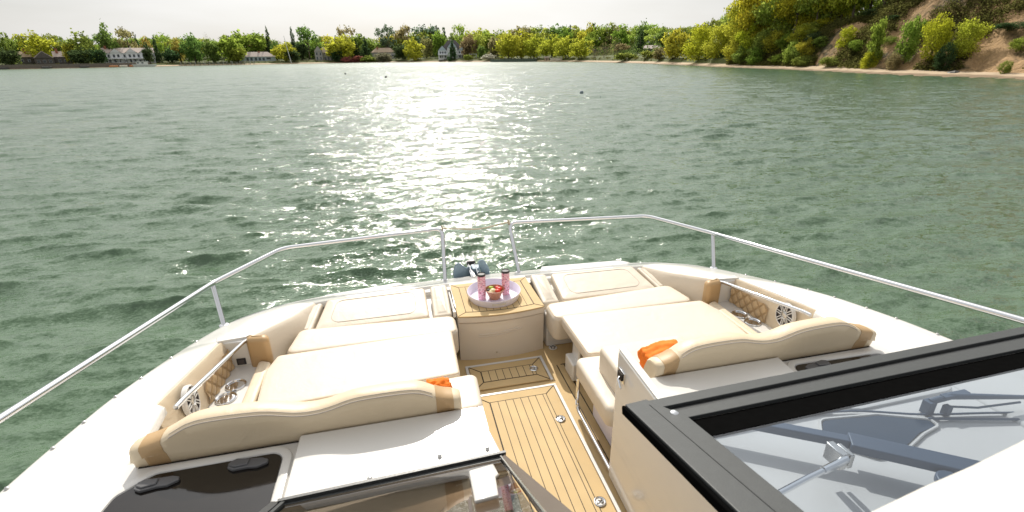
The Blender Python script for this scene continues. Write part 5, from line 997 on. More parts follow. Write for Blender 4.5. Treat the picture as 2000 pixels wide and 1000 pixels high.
# ------------------------------------------------------------------ water
random.seed(3)
WAVES=[]
for k in range(72):
    lam=.22*(3.4/.22)**(k/71.0); th=math.radians(random.gauss(7,23)); kk=2*PI/lam
    st=.046*random.uniform(.5,1.4)*(1 if lam<1.1 else (1.1/lam)**1.5)*(1 if lam>.45 else .7)
    WAVES.append((kk*math.sin(th),kk*math.cos(th),st/kk,random.uniform(0,2*PI),lam))
def water():
    import numpy as np
    az=np.radians(np.arange(-62,74.01,.205)); 
    rs=[1.0]
    while rs[-1]<260: rs.append(rs[-1]*1.0052+.004)
    while rs[-1]<620: rs.append(rs[-1]*1.05)
    r=np.array(rs); R,A=np.meshgrid(r,az,indexing='ij')
    X=R*np.sin(A);Y=R*np.cos(A);Z=np.zeros_like(X);DX=np.zeros_like(X);DY=np.zeros_like(X)
    step=R*.0052+.004
    # gusts: slow modulation of the wave height
    gust=1+.28*np.sin(X*.21+1.3*np.sin(Y*.13)+.7)*np.sin(Y*.17+.9*np.sin(X*.11))
    for kx,ky,a,ph,lam in WAVES:
        w=np.clip((lam/step-2.4)/2.2,0,1)*gust*(1+np.clip((R-22)/70,0,1.5)*(lam>1.5))
        p=kx*X+ky*Y+ph+.6*np.sin(.35*X*ky/abs(ky)-.22*Y+ph*3)
        Z+=w*a*np.sin(p); k=math.hypot(kx,ky)
        DX-=w*.75*a*np.cos(p)*kx/k*-1; DY-=w*.75*a*np.cos(p)*ky/k*-1
    X=X+DX;Y=Y+DY
    # calmer water close under the bluff
    n,m=X.shape
    co=np.stack([X,Y,Z-1.1],-1).reshape(-1,3)
    idx=np.arange(n*m).reshape(n,m)
    q=np.stack([idx[:-1,:-1],idx[:-1,1:],idx[1:,1:],idx[1:,:-1]],-1).reshape(-1,4)[:,::-1]
    me=bpy.data.meshes.new('water'); me.vertices.add(len(co)); me.vertices.foreach_set('co',co.ravel())
    me.loops.add(q.size); me.loops.foreach_set('vertex_index',q.ravel().astype('i4'))
    me.polygons.add(len(q)); me.polygons.foreach_set('loop_start',np.arange(0,q.size,4,dtype='i4')); me.polygons.foreach_set('loop_total',np.full(len(q),4,dtype='i4'))
    me.update(calc_edges=True); me.shade_smooth()
    # plain sheet for the rest of the bay, behind and below
    o=bpy.data.objects.new('water',me);COL.objects.link(o);return o
WAT=water()
def water_mat():
    m,t,N,L,B=nt('bay_water')
    B.inputs['Roughness'].default_value=.06;B.inputs['IOR'].default_value=1.46
    ge=N.new('ShaderNodeNewGeometry')
    n0=N.new('ShaderNodeTexNoise');n0.inputs['Scale'].default_value=.05;n0.inputs['Detail'].default_value=3;L.new(ge.outputs['Position'],n0.inputs['Vector'])
    mx=N.new('ShaderNodeMix');mx.data_type='RGBA';L.new(n0.outputs['Fac'],mx.inputs['Factor']);mx.inputs['A'].default_value=(.070,.122,.062,1);mx.inputs['B'].default_value=(.086,.145,.090,1)
    L.new(mx.outputs['Result'],B.inputs['Base Color'])
    ln=N.new('ShaderNodeVectorMath');ln.operation='LENGTH';L.new(ge.outputs['Position'],ln.inputs[0])
    fc=N.new('ShaderNodeValToRGB');e=fc.color_ramp;e.elements[0].position=.02;e.elements[0].color=(.07,)*3+(1,);e.elements[1].position=1;e.elements[1].color=(.32,)*3+(1,);q=e.elements.new(.2);q.color=(.15,)*3+(1,)
    dv=N.new('ShaderNodeMath');dv.operation='DIVIDE';dv.inputs[1].default_value=300;L.new(ln.outputs['Value'],dv.inputs[0]);L.new(dv.outputs[0],fc.inputs[0]);L.new(fc.outputs[0],B.inputs['Roughness'])
    # small ripples below the size of the mesh waves: slopes taken straight from noise
    acc=ge.outputs['Normal']
    for sc,st,strx in ((1.3,.10,1.),(3.2,.24,1.),(8.,.30,1.),(17.,.30,1.),(42.,.36,1.),(110.,.30,1.)):
        mp=N.new('ShaderNodeMapping');mp.inputs['Scale'].default_value=(.55,1.15,1);mp.inputs['Rotation'].default_value=(0,0,math.radians(-8+sc));L.new(ge.outputs['Position'],mp.inputs[0])
        n=N.new('ShaderNodeTexNoise');n.inputs['Scale'].default_value=sc;n.inputs['Detail'].default_value=2;L.new(mp.outputs[0],n.inputs['Vector'])
        s=N.new('ShaderNodeVectorMath');s.operation='SUBTRACT';s.inputs[1].default_value=(.5,.5,.5);L.new(n.outputs['Color'],s.inputs[0])
        k=N.new('ShaderNodeVectorMath');k.operation='MULTIPLY';k.inputs[1].default_value=(st*1.9,st*2.6,0);L.new(s.outputs[0],k.inputs[0])
        a=N.new('ShaderNodeVectorMath');a.operation='ADD';L.new(acc,a.inputs[0]);L.new(k.outputs[0],a.inputs[1]);acc=a.outputs[0]
    nn=N.new('ShaderNodeVectorMath');nn.operation='NORMALIZE';L.new(acc,nn.inputs[0]);L.new(nn.outputs[0],B.inputs['Normal'])
    return m
WM=water_mat();WAT.data.materials.append(WM);struct(WAT)
# ------------------------------------------------------------------ trees
def crown(seed,lobes,ncl,nlf,leaf,sig):
    """unit crown (height 1, width 1): leaf clumps spread through several lobes"""
    rnd=random.Random(seed);v=[];f=[]
    tot=sum(l[3]*l[4] for l in lobes)
    for cx,cy,cz,rx,rz in lobes:
        for c in range(max(3,int(ncl*rx*rz/tot))):
            while True:
                d=Vector((rnd.gauss(0,1),rnd.gauss(0,1),rnd.gauss(0,1)))
                if d.length>.1: break
            d.normalize(); r=rnd.uniform(.35,1.05)**.55
            C=Vector((cx+d.x*rx*r,cy+d.y*rx*r,cz+d.z*rz*r))
            for l in range(nlf):
                P=C+Vector((rnd.gauss(0,sig),rnd.gauss(0,sig),rnd.gauss(0,sig*.7)))
                n=Vector((rnd.gauss(0,1),rnd.gauss(0,1),rnd.gauss(.5,1))).normalized()
                a=n.orthogonal().normalized();b=n.cross(a); q=rnd.uniform(0,PI); a,b=a*math.cos(q)+b*math.sin(q),b*math.cos(q)-a*math.sin(q)
                s=leaf*rnd.uniform(.6,1.35);o=len(v)
                v+= [P-a*s,P-b*s*.6,P+a*s,P+b*s*.6]; f.append((o,o+1,o+2,o+3))
    return v,f
def lobes(kind,rnd):
    if kind=='round': return [(0,0,.50,.40,.44),(0,0,.22,.36,.20)]+[(.26*math.cos(a),.26*math.sin(a),rnd.uniform(.35,.70),.20,.20) for a in [rnd.uniform(0,6.28) for _ in range(6)]]
    if kind=='broad': return [(0,0,.48,.30,.38),(0,0,.2,.33,.18)]+[(.30*math.cos(a+i*1.05),.30*math.sin(a+i*1.05),rnd.uniform(.28,.74),rnd.uniform(.15,.23),rnd.uniform(.13,.2)) for i,a in enumerate([rnd.uniform(0,1) for _ in range(7)])]+[(rnd.uniform(-.1,.1),0,.86,.16,.14)]
    if kind=='sparse': return [(.28*math.cos(i*.95+rnd.uniform(0,.6)),.28*math.sin(i*.95+rnd.uniform(0,.6)),rnd.uniform(.38,.86),rnd.uniform(.12,.20),rnd.uniform(.08,.13)) for i in range(9)]+[(0,0,.88,.13,.11)]
    if kind=='cone': return [(0,0,.10+.88*t,.46*(1-t)**.8+.03,.10) for t in [i/8 for i in range(9)]]
    if kind=='shrub': return [(0,0,.40,.34,.42)]+[(.32*math.cos(a),.32*math.sin(a),rnd.uniform(.2,.6),.19,.24) for a in [rnd.uniform(0,6.28) for _ in range(6)]]
    if kind=='tall': return [(.25*math.cos(i*1.1),.25*math.sin(i*1.1),.26+.66*i/11,rnd.uniform(.16,.28),rnd.uniform(.07,.12)) for i in range(12)]
    if kind=='tall2': return [(.12*math.cos(i*1.7),.12*math.sin(i*1.7),.12+.80*i/9,.34*(1-.5*abs(i/9-.4)),.11) for i in range(10)]
CR={};TR={}
SPEC={'round':(130,14,.046,.055),'broad':(140,14,.043,.055),'sparse':(85,12,.038,.05),'cone':(100,13,.048,.05),'shrub':(110,15,.050,.06),'tall':(260,18,.026,.055),'tall2':(170,18,.036,.05)}
for kd,(nc,nl,lf,sg) in SPEC.items():
    CR[kd]=[]
    for s in range(4):
        v,f=crown(100*s+len(kd),lobes(kd,random.Random(s*7+len(kd))),nc,nl,lf,sg)
        me=bpy.data.meshes.new('crown');me.from_pydata(v,[],f);me.materials.append(LEAF);CR[kd].append(me)
# big trees seen from nearer get many more and smaller leaves
for kd in ('round','broad','shrub'):
    CR[kd+'+']=[]
    for s in range(3):
        v,f=crown(900+s,lobes(kd,random.Random(s*5+1)),300,18,.024,.05)
        me=bpy.data.meshes.new('crown');me.from_pydata(v,[],f);me.materials.append(LEAF);CR[kd+'+'].append(me)
def trunk_mesh(kind,seed):
    rnd=random.Random(seed);m=M();top={'tall':.93,'cone':.8,'sparse':.8,'shrub':.4}.get(kind,.66)
    r={'tall':.030,'shrub':.03,'tall2':.03}.get(kind,.036)
    p=[];x=y=0
    for k in range(6):
        p.append((x,y,-.03+top*k/5)); x+=rnd.gauss(0,.016);y+=rnd.gauss(0,.016)
    m.tube(p,[r*(1.25-.95*k/5) for k in range(6)],6)
    for i in range(5 if kind!='cone' else 0):
        t=rnd.uniform(.35,.8);b=Vector(p[min(4,int(t*5))]);a=rnd.uniform(0,6.28);ln=rnd.uniform(.18,.34)
        m.tube([b,b+Vector((math.cos(a)*ln*.5,math.sin(a)*ln*.5,ln*.35)),b+Vector((math.cos(a)*ln,math.sin(a)*ln,ln*.9))],[r*.5,r*.35,r*.14],5)
    me=bpy.data.meshes.new('trunk');me.from_pydata(m.v,[],m.f);me.materials.append(BARK);me.shade_smooth();return me
for kd in list(SPEC): TR[kd]=[trunk_mesh(kd,s) for s in range(3)]
def bare_mesh(seed):
    rnd=random.Random(seed);m=M()
    def br(p,d,l,r,lev):
        q=p+d*l*.5+Vector((rnd.gauss(0,.03),rnd.gauss(0,.03),0))*l*3;e=p+d*l
        m.tube([p,q,e],[r,r*.8,r*.55],4)
        if lev<5:
            for i in range(3 if lev<4 else 2):
                n=(d+Vector((rnd.gauss(0,.42),rnd.gauss(0,.42),rnd.gauss(.16,.25)))).normalized()
                br(q.lerp(e,rnd.uniform(.3,1)),n,l*rnd.uniform(.62,.82),r*.55,lev+1)
    br(Vector((0,0,-.03)),Vector((0,0,1)),.27,.022,0)
    for i in range(3): br(Vector((rnd.uniform(-.1,.1),rnd.uniform(-.1,.1),-.03)),Vector((rnd.gauss(0,.25),rnd.gauss(0,.25),1)).normalized(),.26,.014,1)
    me=bpy.data.meshes.new('branches');me.from_pydata(m.v,[],m.f);me.materials.append(TWIG);return me
BARE=[bare_mesh(s) for s in range(3)]
def buds(seed):
    v,f=crown(seed,lobes('broad',random.Random(seed)),90,7,.016,.06);me=bpy.data.meshes.new('leaves');me.from_pydata(v,[],f);me.materials.append(LEAF);return me
BUDS=[buds(s) for s in range(3)]
CC={'yellow': (0.284, 0.298, 0.047), 'gold': (0.31, 0.31, 0.039), 'lime': (0.235, 0.285, 0.065), 'leaf': (0.175, 0.225, 0.045), 'green': (0.13, 0.18, 0.05), 'olive': (0.159, 0.192, 0.047), 'dark': (0.047, 0.074, 0.031), 'spruce': (0.08, 0.119, 0.073), 'tan': (0.205, 0.192, 0.086), 'orange': (0.251, 0.225, 0.059), 'brown': (0.185, 0.152, 0.08), 'pink': (0.264, 0.125, 0.099), 'white': (0.34, 0.34, 0.28), 'grey': (0.146, 0.139, 0.093)}
rnd=random.Random(4)
for name,kind,col,x,y,z,h,w,label,group in TREES:
    e=tag(empty(name,(x,y,z),rnd.uniform(0,6.28)),label,name.replace('_',' '),group or None)
    c=CC[col]; near=x*x+y*y<190**2
    if kind=='bare':
        o=bpy.data.objects.new('branches',rnd.choice(BARE)); COL.objects.link(o);o.parent=e;o.scale=(w,w,h)
        o=bpy.data.objects.new('leaves',rnd.choice(BUDS)); COL.objects.link(o);o.parent=e;o.scale=(w,w,h*.95);o.color=(*c,1)
        continue
    k2=kind+'+' if near and kind+'+' in CR else kind
    o=bpy.data.objects.new('crown',rnd.choice(CR[k2])); COL.objects.link(o);o.parent=e
    o.scale=(w*1.25,w*1.25,h*1.06);o.color=(*c,1)
    o=bpy.data.objects.new('trunk',rnd.choice(TR[kind])); COL.objects.link(o);o.parent=e;o.scale=(h*.62,h*.62,h)
# dense underwood filling the far wood, and low scrub on the bluff: nobody could count either
def scatter(name,label,cat,pts,leaf,n,col,seed):
    rnd=random.Random(seed);v=[];f=[]
    for x,y,z,w,h in pts:
        for l in range(n):
            d=Vector((rnd.gauss(0,1),rnd.gauss(0,1),abs(rnd.gauss(0,1)))).normalized()*rnd.uniform(.4,1.)
            P=Vector((x+d.x*w*.5,y+d.y*w*.5,z+d.z*h));nn=Vector((rnd.gauss(0,1),rnd.gauss(0,1),rnd.gauss(.5,1))).normalized()
            a=nn.orthogonal().normalized();b=nn.cross(a);s=leaf*rnd.uniform(.6,1.4);o=len(v)
            v+=[P-a*s,P-b*s*.6,P+a*s,P+b*s*.6];f.append((o,o+1,o+2,o+3))
    me=bpy.data.meshes.new(name);me.from_pydata(v,[],f);me.materials.append(LEAF)
    o=bpy.data.objects.new(name,me);COL.objects.link(o);o.color=(*col,1);tag(o,label,cat,None,'stuff');return o
rnd=random.Random(8);P=[]
a=-36
while a<33:
    for _ in range(5):
        d=rnd.uniform(50,170) if a<8 else rnd.uniform(40,140); x,y,z,r=place(a+rnd.uniform(-.3,.3),d); P.append((x,y,z-.3,rnd.uniform(7,14)*r/450,rnd.uniform(6,12)*r/450))
    a+=.33
while a<58:
    for _ in range(4):
        d=lerp(CREST,a)*1.75+rnd.uniform(11,45); x,y,z,r=place(a+rnd.uniform(-.3,.3),d); P.append((x,y,z-.3,rnd.uniform(2.5,5),rnd.uniform(1.2,3.4)))
    a+=.4
scatter('underwood','dark underwood filling the wood behind the far houses and beach','underwood',P,.36,90,(.085,.110,.034),2)
P=[]
for k in range(7500):
    a=rnd.uniform(35.5,60);c=lerp(CREST,a);d=rnd.uniform(7,10+c*1.9)
    r=shore(a)+d;t=math.radians(a);x,y=r*math.sin(t),r*math.cos(t)
    if noise.noise(Vector((x*.13,y*.13,2)))>-.08+.16*(a>47)*(d<15) or d>8+c*1.6: P.append((x,y,ground(a,d)+gully(a,d)-.1,rnd.uniform(.6,2.6)*(1.35 if d>14 else 1),rnd.uniform(.3,1.3)*(1.35 if d>14 else 1)))
scatter('bluff_scrub','low dry scrub scattered over the sandy bluff','scrub',P,.13,40,(.085,.082,.028),6)
P=[]
for k in range(520):
    a=rnd.uniform(-34,35);d=rnd.uniform(11,17);r=shore(a)+d;t=math.radians(a);P.append((r*math.sin(t),r*math.cos(t),ground(a,d)-.1,rnd.uniform(1.5,4)*r/400,rnd.uniform(.5,1.5)*r/400))
scatter('beach_grass','rough grass and low bushes along the top of the far beach','beach grass',P,.22,22,(.085,.085,.025),7)
# ------------------------------------------------------------------ houses and shore things
SHING=mat('dark_shingle',(.12,.105,.095),.85,var=.25,vscale=1.5)
GREYW=mat('grey_shingle',(.40,.385,.37),.8,var=.15,vscale=1.5)
WHW=mat('white_clapboard',(.74,.75,.77),.6,var=.05,vscale=.6)
BLUW=mat('pale_blue_siding',(.45,.53,.58),.6,var=.08)
ROOFL=mat('pale_roof_shingle',(.50,.42,.38),.8,var=.12)
ROOFT=mat('tan_roof_shingle',(.46,.35,.25),.85,var=.12)
ROOFD=mat('charcoal_roof',(.11,.10,.10),.8,var=.2)
WIN=mat('window_glass_dark',(.04,.05,.06),.12)
BRICK=mat('red_brick',(.33,.14,.09),.9,var=.25,vscale=6)
TIMB=mat('weathered_timber',(.17,.145,.12),.9,var=.3,vscale=2)
GTIMB=mat('green_treated_timber',(.12,.15,.12),.9,var=.3,vscale=2)
def face(x,y): return math.atan2(-x,y)
def gable(m,x0,x1,y0,y1,z,h,axis='x',ov=.4,mi=0):
    if axis=='x': q=[(x0-ov,y0-ov,z),(x0-ov,y1+ov,z),(x0-ov,(y0+y1)/2,z+h),(x1+ov,y0-ov,z),(x1+ov,y1+ov,z),(x1+ov,(y0+y1)/2,z+h)]
    else: q=[(x0-ov,y0-ov,z),(x1+ov,y0-ov,z),((x0+x1)/2,y0-ov,z+h),(x0-ov,y1+ov,z),(x1+ov,y1+ov,z),((x0+x1)/2,y1+ov,z+h)]
    m.add(q,[(0,1,2),(5,4,3),(0,2,5,3),(1,4,5,2),(0,3,4,1)],mi)
def hip(m,x0,x1,y0,y1,z,h,run,ov=.6,mi=0):
    x0-=ov;x1+=ov;y0-=ov;y1+=ov;c=(y0+y1)/2
    m.add([(x0,y0,z),(x1,y0,z),(x1,y1,z),(x0,y1,z),(x0+run,c,z+h),(x1-run,c,z+h)],[(0,1,5,4),(2,3,4,5),(1,2,5),(3,0,4),(0,3,2,1)],mi)
def windows(e,xs,zs,w,h,y,fm):
    for z in zs:
        for x in xs:
            m=M(); m.box(x-w/2-.12,x+w/2+.12,y-.12,y+.0,z-h/2-.12,z+h/2+.12); f=m.build('window',fm,e,smooth=0)
            p=M(); p.box(x-w/2,x+w/2,y-.16,y-.121,z-h/2,z+h/2); p.build('pane',WIN,f,smooth=0)
def part(e,name,matl,fn,parent=None):
    m=M(); fn(m); return m.build(name,matl,parent or e,smooth=0)
def house(x,y,z,label,name='house'): return tag(empty(name,(x,y,z),face(x,y)),label,'house')
# A and B: shingled cottages at the left
e=house(-240.4,424.8,2.0,'small dark shingled cottage with a tan roof at the far left')
part(e,'wall',SHING,lambda m:m.box(-6,6,0,9,-1,4.2)); r=part(e,'roof',ROOFT,lambda m:gable(m,-6,6,0,9,4.2,3.6))
part(e,'chimney',BRICK,lambda m:m.box(-1.5,-.2,3,4.2,6,9.6),r); windows(e,(-3.5,0,3.5),(1.9,),1.2,1.6,0,WHW)
e=house(-225,423.2,1.5,'larger dark shingled house with a broad sunlit gable roof left of the long white house')
part(e,'wall',SHING,lambda m:(m.box(-10,0,-2,8,-1,4),m.box(0,10,1,8,-1,4.6))); r=part(e,'roof',ROOFL,lambda m:(gable(m,-10,0,-2,8,4,4.4,'y'),gable(m,0.4,10,1,8,4.6,3.6)))
part(e,'gable',SHING,lambda m:m.add([(-9.6,-2.5,4.02),(-.4,-2.5,4.02),(-5,-2.5,8.1),(-9.6,-2.42,4.02),(-.4,-2.42,4.02),(-5,-2.42,8.1)],[(0,1,2),(5,4,3),(0,3,4,1),(1,4,5,2),(2,5,3,0)]))
part(e,'chimney',BRICK,lambda m:m.box(2,3.4,3,4.5,5,10),r); windows(e,(-8,-5,-2),(1.8,),1.4,1.6,-2,GREYW); windows(e,(3,6,8.6),(2,),1.3,1.5,1,GREYW)
# C: long white house
e=house(-190.5,451.1,1.5,'long white two storey house with three gables behind the docked white boat')
part(e,'wall',WHW,lambda m:m.box(-16,16,0,11,-1,7)); r=part(e,'roof',ROOFL,lambda m:gable(m,-16,16,0,11,7,3.6))
for gx in (-8,1.5,10):
    part(e,'gable',WHW,lambda m:(m.box(gx-3.4,gx+3.4,-.8,4,-1,7.2)))
    part(e,'gable_roof',ROOFL,lambda m:gable(m,gx-3.4,gx+3.4,-.8,5.5,7.2,3.0,'y',.35))
    part(e,'gable_front',WHW,lambda m:m.add([(gx-3.2,-1.2,7.22),(gx+3.2,-1.2,7.22),(gx,-1.2,10.0),(gx-3.2,-1.16,7.22),(gx+3.2,-1.16,7.22),(gx,-1.16,10.0)],[(0,1,2),(5,4,3),(0,3,4,1),(1,4,5,2),(2,5,3,0)]))
part(e,'chimney',BRICK,lambda m:m.box(-14,-12.6,4,5.4,8,12),r)
windows(e,(-9.3,-6.7,.2,2.8,8.7,11.3),(1.6,5),1.3,2.0,-.8,WHW); windows(e,(-14.5,-12.5,-3,5.6,14.5),(1.6,5),1.2,1.9,0,WHW)
part(e,'porch',WHW,lambda m:[m.box(x-.15,x+.15,-3.2,-2.9,-1,2.9) for x in (-15,-11,-7,-3,1,5,9,13,15)]+[m.box(-15.5,15.5,-3.4,-.9,2.9,3.25)])
# D: ranch house
e=house(-111.9,494,1.6,'low grey ranch house with a wide pale hip roof')
part(e,'wall',BLUW,lambda m:m.box(-14.5,14.5,0,10,-1,3.4)); r=part(e,'roof',ROOFL,lambda m:hip(m,-14.5,14.5,0,10,3.4,3.9,6)); part(e,'chimney',BRICK,lambda m:m.box(1.5,3,4,5.2,6.3,8),r)
windows(e,(-12,),(1.9,),2.2,1.5,0,WHW);windows(e,(-7.5,-4.5,-1,2,5),(1.5,),1.8,2.2,0,BLUW);windows(e,(9,),(1.9,),3.6,1.6,0,WHW)
# E: grey gabled house
e=house(-57.7,506.5,1.2,'tall grey gabled house with white windows beside the yellow domed tree')
part(e,'wall',GREYW,lambda m:(m.box(-8,-1.5,-1,9,-1,7.5),m.box(-1.5,9,2,9,-1,6.4))); part(e,'roof',ROOFL,lambda m:(gable(m,-8,-1.5,-1,9,7.5,4.6,'y'),gable(m,-1,9,2,9,6.4,5)))
part(e,'gable',GREYW,lambda m:m.add([(-7.8,-1.45,7.52),(-1.7,-1.45,7.52),(-4.75,-1.45,11.7),(-7.8,-1.41,7.52),(-1.7,-1.41,7.52),(-4.75,-1.41,11.7)],[(0,1,2),(5,4,3),(0,3,4,1),(1,4,5,2),(2,5,3,0)]))
windows(e,(-6.3,-3.2),(2,5.6),1.2,2.4,-1,WHW); windows(e,(.8,3.4,6.2),(1.6,),1.5,2.6,2,WHW)
# F: tan roof
e=house(-5.1,515.2,2.0,'low house with a tan roof half hidden by shrubs')
part(e,'wall',GREYW,lambda m:m.box(-11,11,0,10,-1,5.5)); r=part(e,'roof',ROOFT,lambda m:hip(m,-11,11,0,10,5.5,4,5)); part(e,'chimney',BRICK,lambda m:m.box(-6,-4.6,3,4.4,6.5,10.6),r); windows(e,(-7,-3,1,5,8.5),(2.6,),1.6,1.6,0,WHW)
# G: white multi-gabled house
e=house(51.7,442.3,1.3,'white house with three gables and a steep charcoal roof facing the lawn')
part(e,'wall',WHW,lambda m:m.box(-11.5,11.5,0,11,-1,7)); r=part(e,'roof',ROOFD,lambda m:hip(m,-9.5,9.5,0,11,7,7.2,6.5,.3))
for gx,gw,gy,gz,gh in ((0,4.2,-1.6,8.6,5.0),(-8.2,3.6,-1.0,6.4,3.8),(8.2,3.6,-1.0,6.4,3.8)):
    part(e,'gable',WHW,lambda m:m.box(gx-gw,gx+gw,gy,5,-1,gz)); part(e,'gable_roof',ROOFD,lambda m:gable(m,gx-gw,gx+gw,gy,7,gz,gh,'y',.3))
    part(e,'gable_front',BLUW,lambda m:m.add([(gx-gw+.2,gy-.36,gz+.02),(gx+gw-.2,gy-.36,gz+.02),(gx,gy-.36,gz+gh-.3),(gx-gw+.2,gy-.32,gz+.02),(gx+gw-.2,gy-.32,gz+.02),(gx,gy-.32,gz+gh-.3)],[(0,1,2),(5,4,3),(0,3,4,1),(1,4,5,2),(2,5,3,0)]))
windows(e,(-1.6,1.6),(2,5.2,8.6),1.4,1.5,-1.6,WHW); windows(e,(-10,-8,-6,6,8,10),(1.6,4.8),1.2,1.5,-1.0,WHW)
part(e,'porch',WHW,lambda m:[m.box(x-.2,x+.2,-4.2,-3.8,-1,2.8) for x in (-11.5,-7.5,-4.5,4.5,7.5,11.5)]+[m.box(-12,-4,-4.4,-1.1,2.8,3.3),m.box(4,12,-4.4,-1.1,2.8,3.3)])
# H
e=house(129,244,2.4,'small dark house with a pale roof among the trees right of the dark conifer')
part(e,'wall',SHING,lambda m:m.box(-3.2,3.2,0,5,-2,2.6)); part(e,'roof',ROOFL,lambda m:gable(m,-3.2,3.2,0,5,2.6,1.7,'x',.7)); windows(e,(-1.6,.6),(1.2,),1.3,1.1,0,BLUW); part(e,'deck',TIMB,lambda m:m.box(-3.5,3.5,-2.2,-.2,-.4,-.2))
# pergola
e=tag(empty('pergola',(65.7,420.5,1.35),face(65.7,420.5)),'small white pergola on the lawn right of the white gabled house','pergola')
for px in (-2.6,2.6):
    for py in (0,2.6): part(e,'post',WHW,lambda m:m.box(px-.15,px+.15,py-.15,py+.15,-.2,3))
part(e,'beam',WHW,lambda m:[m.box(-3.2,3.2,y-.1,y+.1,3.001,3.3) for y in (0,2.6)]+[m.box(x-.08,x+.08,-.6,3.2,3.301,3.5) for x in (-2.8,-1.6,-.4,.8,2,2.9)])
# flagpole
e=tag(empty('flagpole',(-82.4,479.7,-.6)),'tall leaning white flagpole on the beach by the ranch house','flagpole')
m=M(); m.tube([(0,0,0),(-2.4,0,21.5)],[.28,.16],8); m.build('pole',WHW,e); m=M(); m.tube([(-1.95,-.1,17.5),(-1.2,-.1,17.0)],.07,6); m.build('yard',WHW,e)
# sea wall on the left, lawn terrace, dock with piles
e=tag(empty('seawall',(-210,399,-1.0)),'long dark timber seawall along the lawn at the far left','seawall')
m=M(); A=[place(a,3.4) for a in [-36+.8*k for k in range(19)]]
for p,q in zip(A,A[1:]):
    a=Vector((p[0]+210,p[1]-399,0));b=Vector((q[0]+210,q[1]-399,0));bar(m,a+Vector((0,0,1.3)),b+Vector((0,0,1.3)),.5,2.6,0)
m.build('wall',TIMB,e,smooth=0)
e=tag(empty('dock',(-134,456,-1.1)),'long grey timber dock on piles in front of the dark green trees','dock')
D0,D1=Vector((-157,447,0)),Vector((-107,462,0))
m=M();bar(m,D0-Vector((-134,456,0))+Vector((0,0,1.4)),D1-Vector((-134,456,0))+Vector((0,0,1.4)),2.2,.35);m.build('deck',TIMB,e,smooth=0)
r2=random.Random(3)
for k in range(34):
    p=D0.lerp(D1,k/33)-Vector((-134,456,0))+Vector((0,-1.25 if k%2 else 1.2,0)); h=r2.uniform(2.2,3.2); m=M();m.tube([p+Vector((0,0,-.6)),p+Vector((0,0,h))],.17,6);m.build('pile',GREYW if k%3 else TIMB,e)
e=tag(empty('timber_bulkhead',(82,351,-1.1)),'curved green timber bulkhead standing out from the beach','bulkhead')
B0,B1=Vector((69.5,366,0)),Vector((95,335.5,0));m=M();n=26
P=[]
for k in range(n+1):
    t=k/n;p=B0.lerp(B1,t);dirn=Vector((-p.x,-p.y,0)).normalized();P.append(p+dirn*(9*math.sin(PI*t)**.6)-Vector((82,351,0)))
for p,q in zip(P,P[1:]): bar(m,p+Vector((0,0,.75)),q+Vector((0,0,.75)),.3,1.7)
m.build('planking',GTIMB,e,smooth=0)
for p in P:
    d=(Vector((-82,-351,0))).normalized()*.4; m=M();m.tube([p+d+Vector((0,0,-.5)),p+d+Vector((0,0,2.1))],.22,6);m.build('pile',GTIMB,e)
m=M(); 
m.prism([(p.x,p.y) for p in P],.2,1.45); m.build('fill',GRASS,e,smooth=0)
# white cabin boat at the dock
e=tag(empty('moored_boat',(-171.7,425,-1.1),face(-171.7,425)),'white cabin boat moored by the lawn of the long white house','boat')
m=M(); m.loft([[(x,-1.6*w,z0),(x,1.6*w,z0),(x,2.0*w,1.4+.05*abs(x)),(x,-2.0*w,1.4+.05*abs(x))] for x,w,z0 in ((-7,.85,-.2),(-3,1,-.3),(2,1,-.3),(5,.7,-.1),(7.2,.12,.6))]); m.build('hull',WHITE,e,smooth=0)
m=M(); m.box(-4.6,2.2,-1.4,1.4,1.42,3.3); m.box(-5,2.6,-1.55,1.55,3.301,3.5); K=m.build('cabin',WHITE,e,smooth=0)
for x in (-3.6,-.9): 
    m=M(); m.box(x-.6,x+.6,-1.44,-1.401,2.2,3.0); m.build('window',WIN,K,smooth=0)
# small boats drawn up on the beach
def dinghy(x,y,z,rz,l,w,h,matl,label,grp):
    e=tag(empty('dinghy',(x,y,z),rz),label,'dinghy',grp)
    m=M(); m.loft([[(l*t,-w*q*.55,0),(l*t,w*q*.55,0),(l*t,w*q*.5,h),(l*t,w*q*.38,h+.06),(l*t,w*q*.34,h*.35),(l*t,-w*q*.34,h*.35),(l*t,-w*q*.38,h+.06),(l*t,-w*q*.5,h)] for t,q in ((-.5,.8),(-.2,1),(.15,.95),(.38,.6),(.5,.12))]); m.build('hull',matl,e,smooth=0)
    m=M(); m.box(-l*.1,l*.02,-w*.36,w*.36,h*.7,h*.8); m.build('thwart',TIMB,e,smooth=0)
DO=mat('orange_hull',(.55,.24,.10),.5); DD=mat('dark_hull',(.07,.065,.06),.5); DW=mat('ivory_hull',(.66,.60,.50),.5)
for i,(a,ml,lb) in enumerate([(-31.2,DD,'dark dinghy at the left edge of the far beach'),(-28.6,DD,'dark dinghy below the shingled cottage'),(-26.2,DD,'dark dinghy drawn up left of the orange ones'),(-24.2,DO,'leftmost orange dinghy on the far beach'),(-23.5,DW,'ivory dinghy between two orange dinghies'),(-22.8,DO,'orange dinghy right of the ivory one'),(-22.3,DW,'ivory dinghy nearest the white cabin boat')]):
    x,y,z,r=place(a,1.6); dinghy(x,y,z+.1,face(x,y)+.15*i,5.2,2.0,1.0,ml,lb,'dinghies on the far beach')
for x,y,l,lb in ((102,319,5.5,'white dinghy on the sand under the yellow trees, left of two'),(103.1,313,4.2,'shorter white dinghy on the sand under the yellow trees')): dinghy(x,y,-.45,face(x,y),l,2.2,1.3,DW,lb,'white dinghies under the yellow trees')
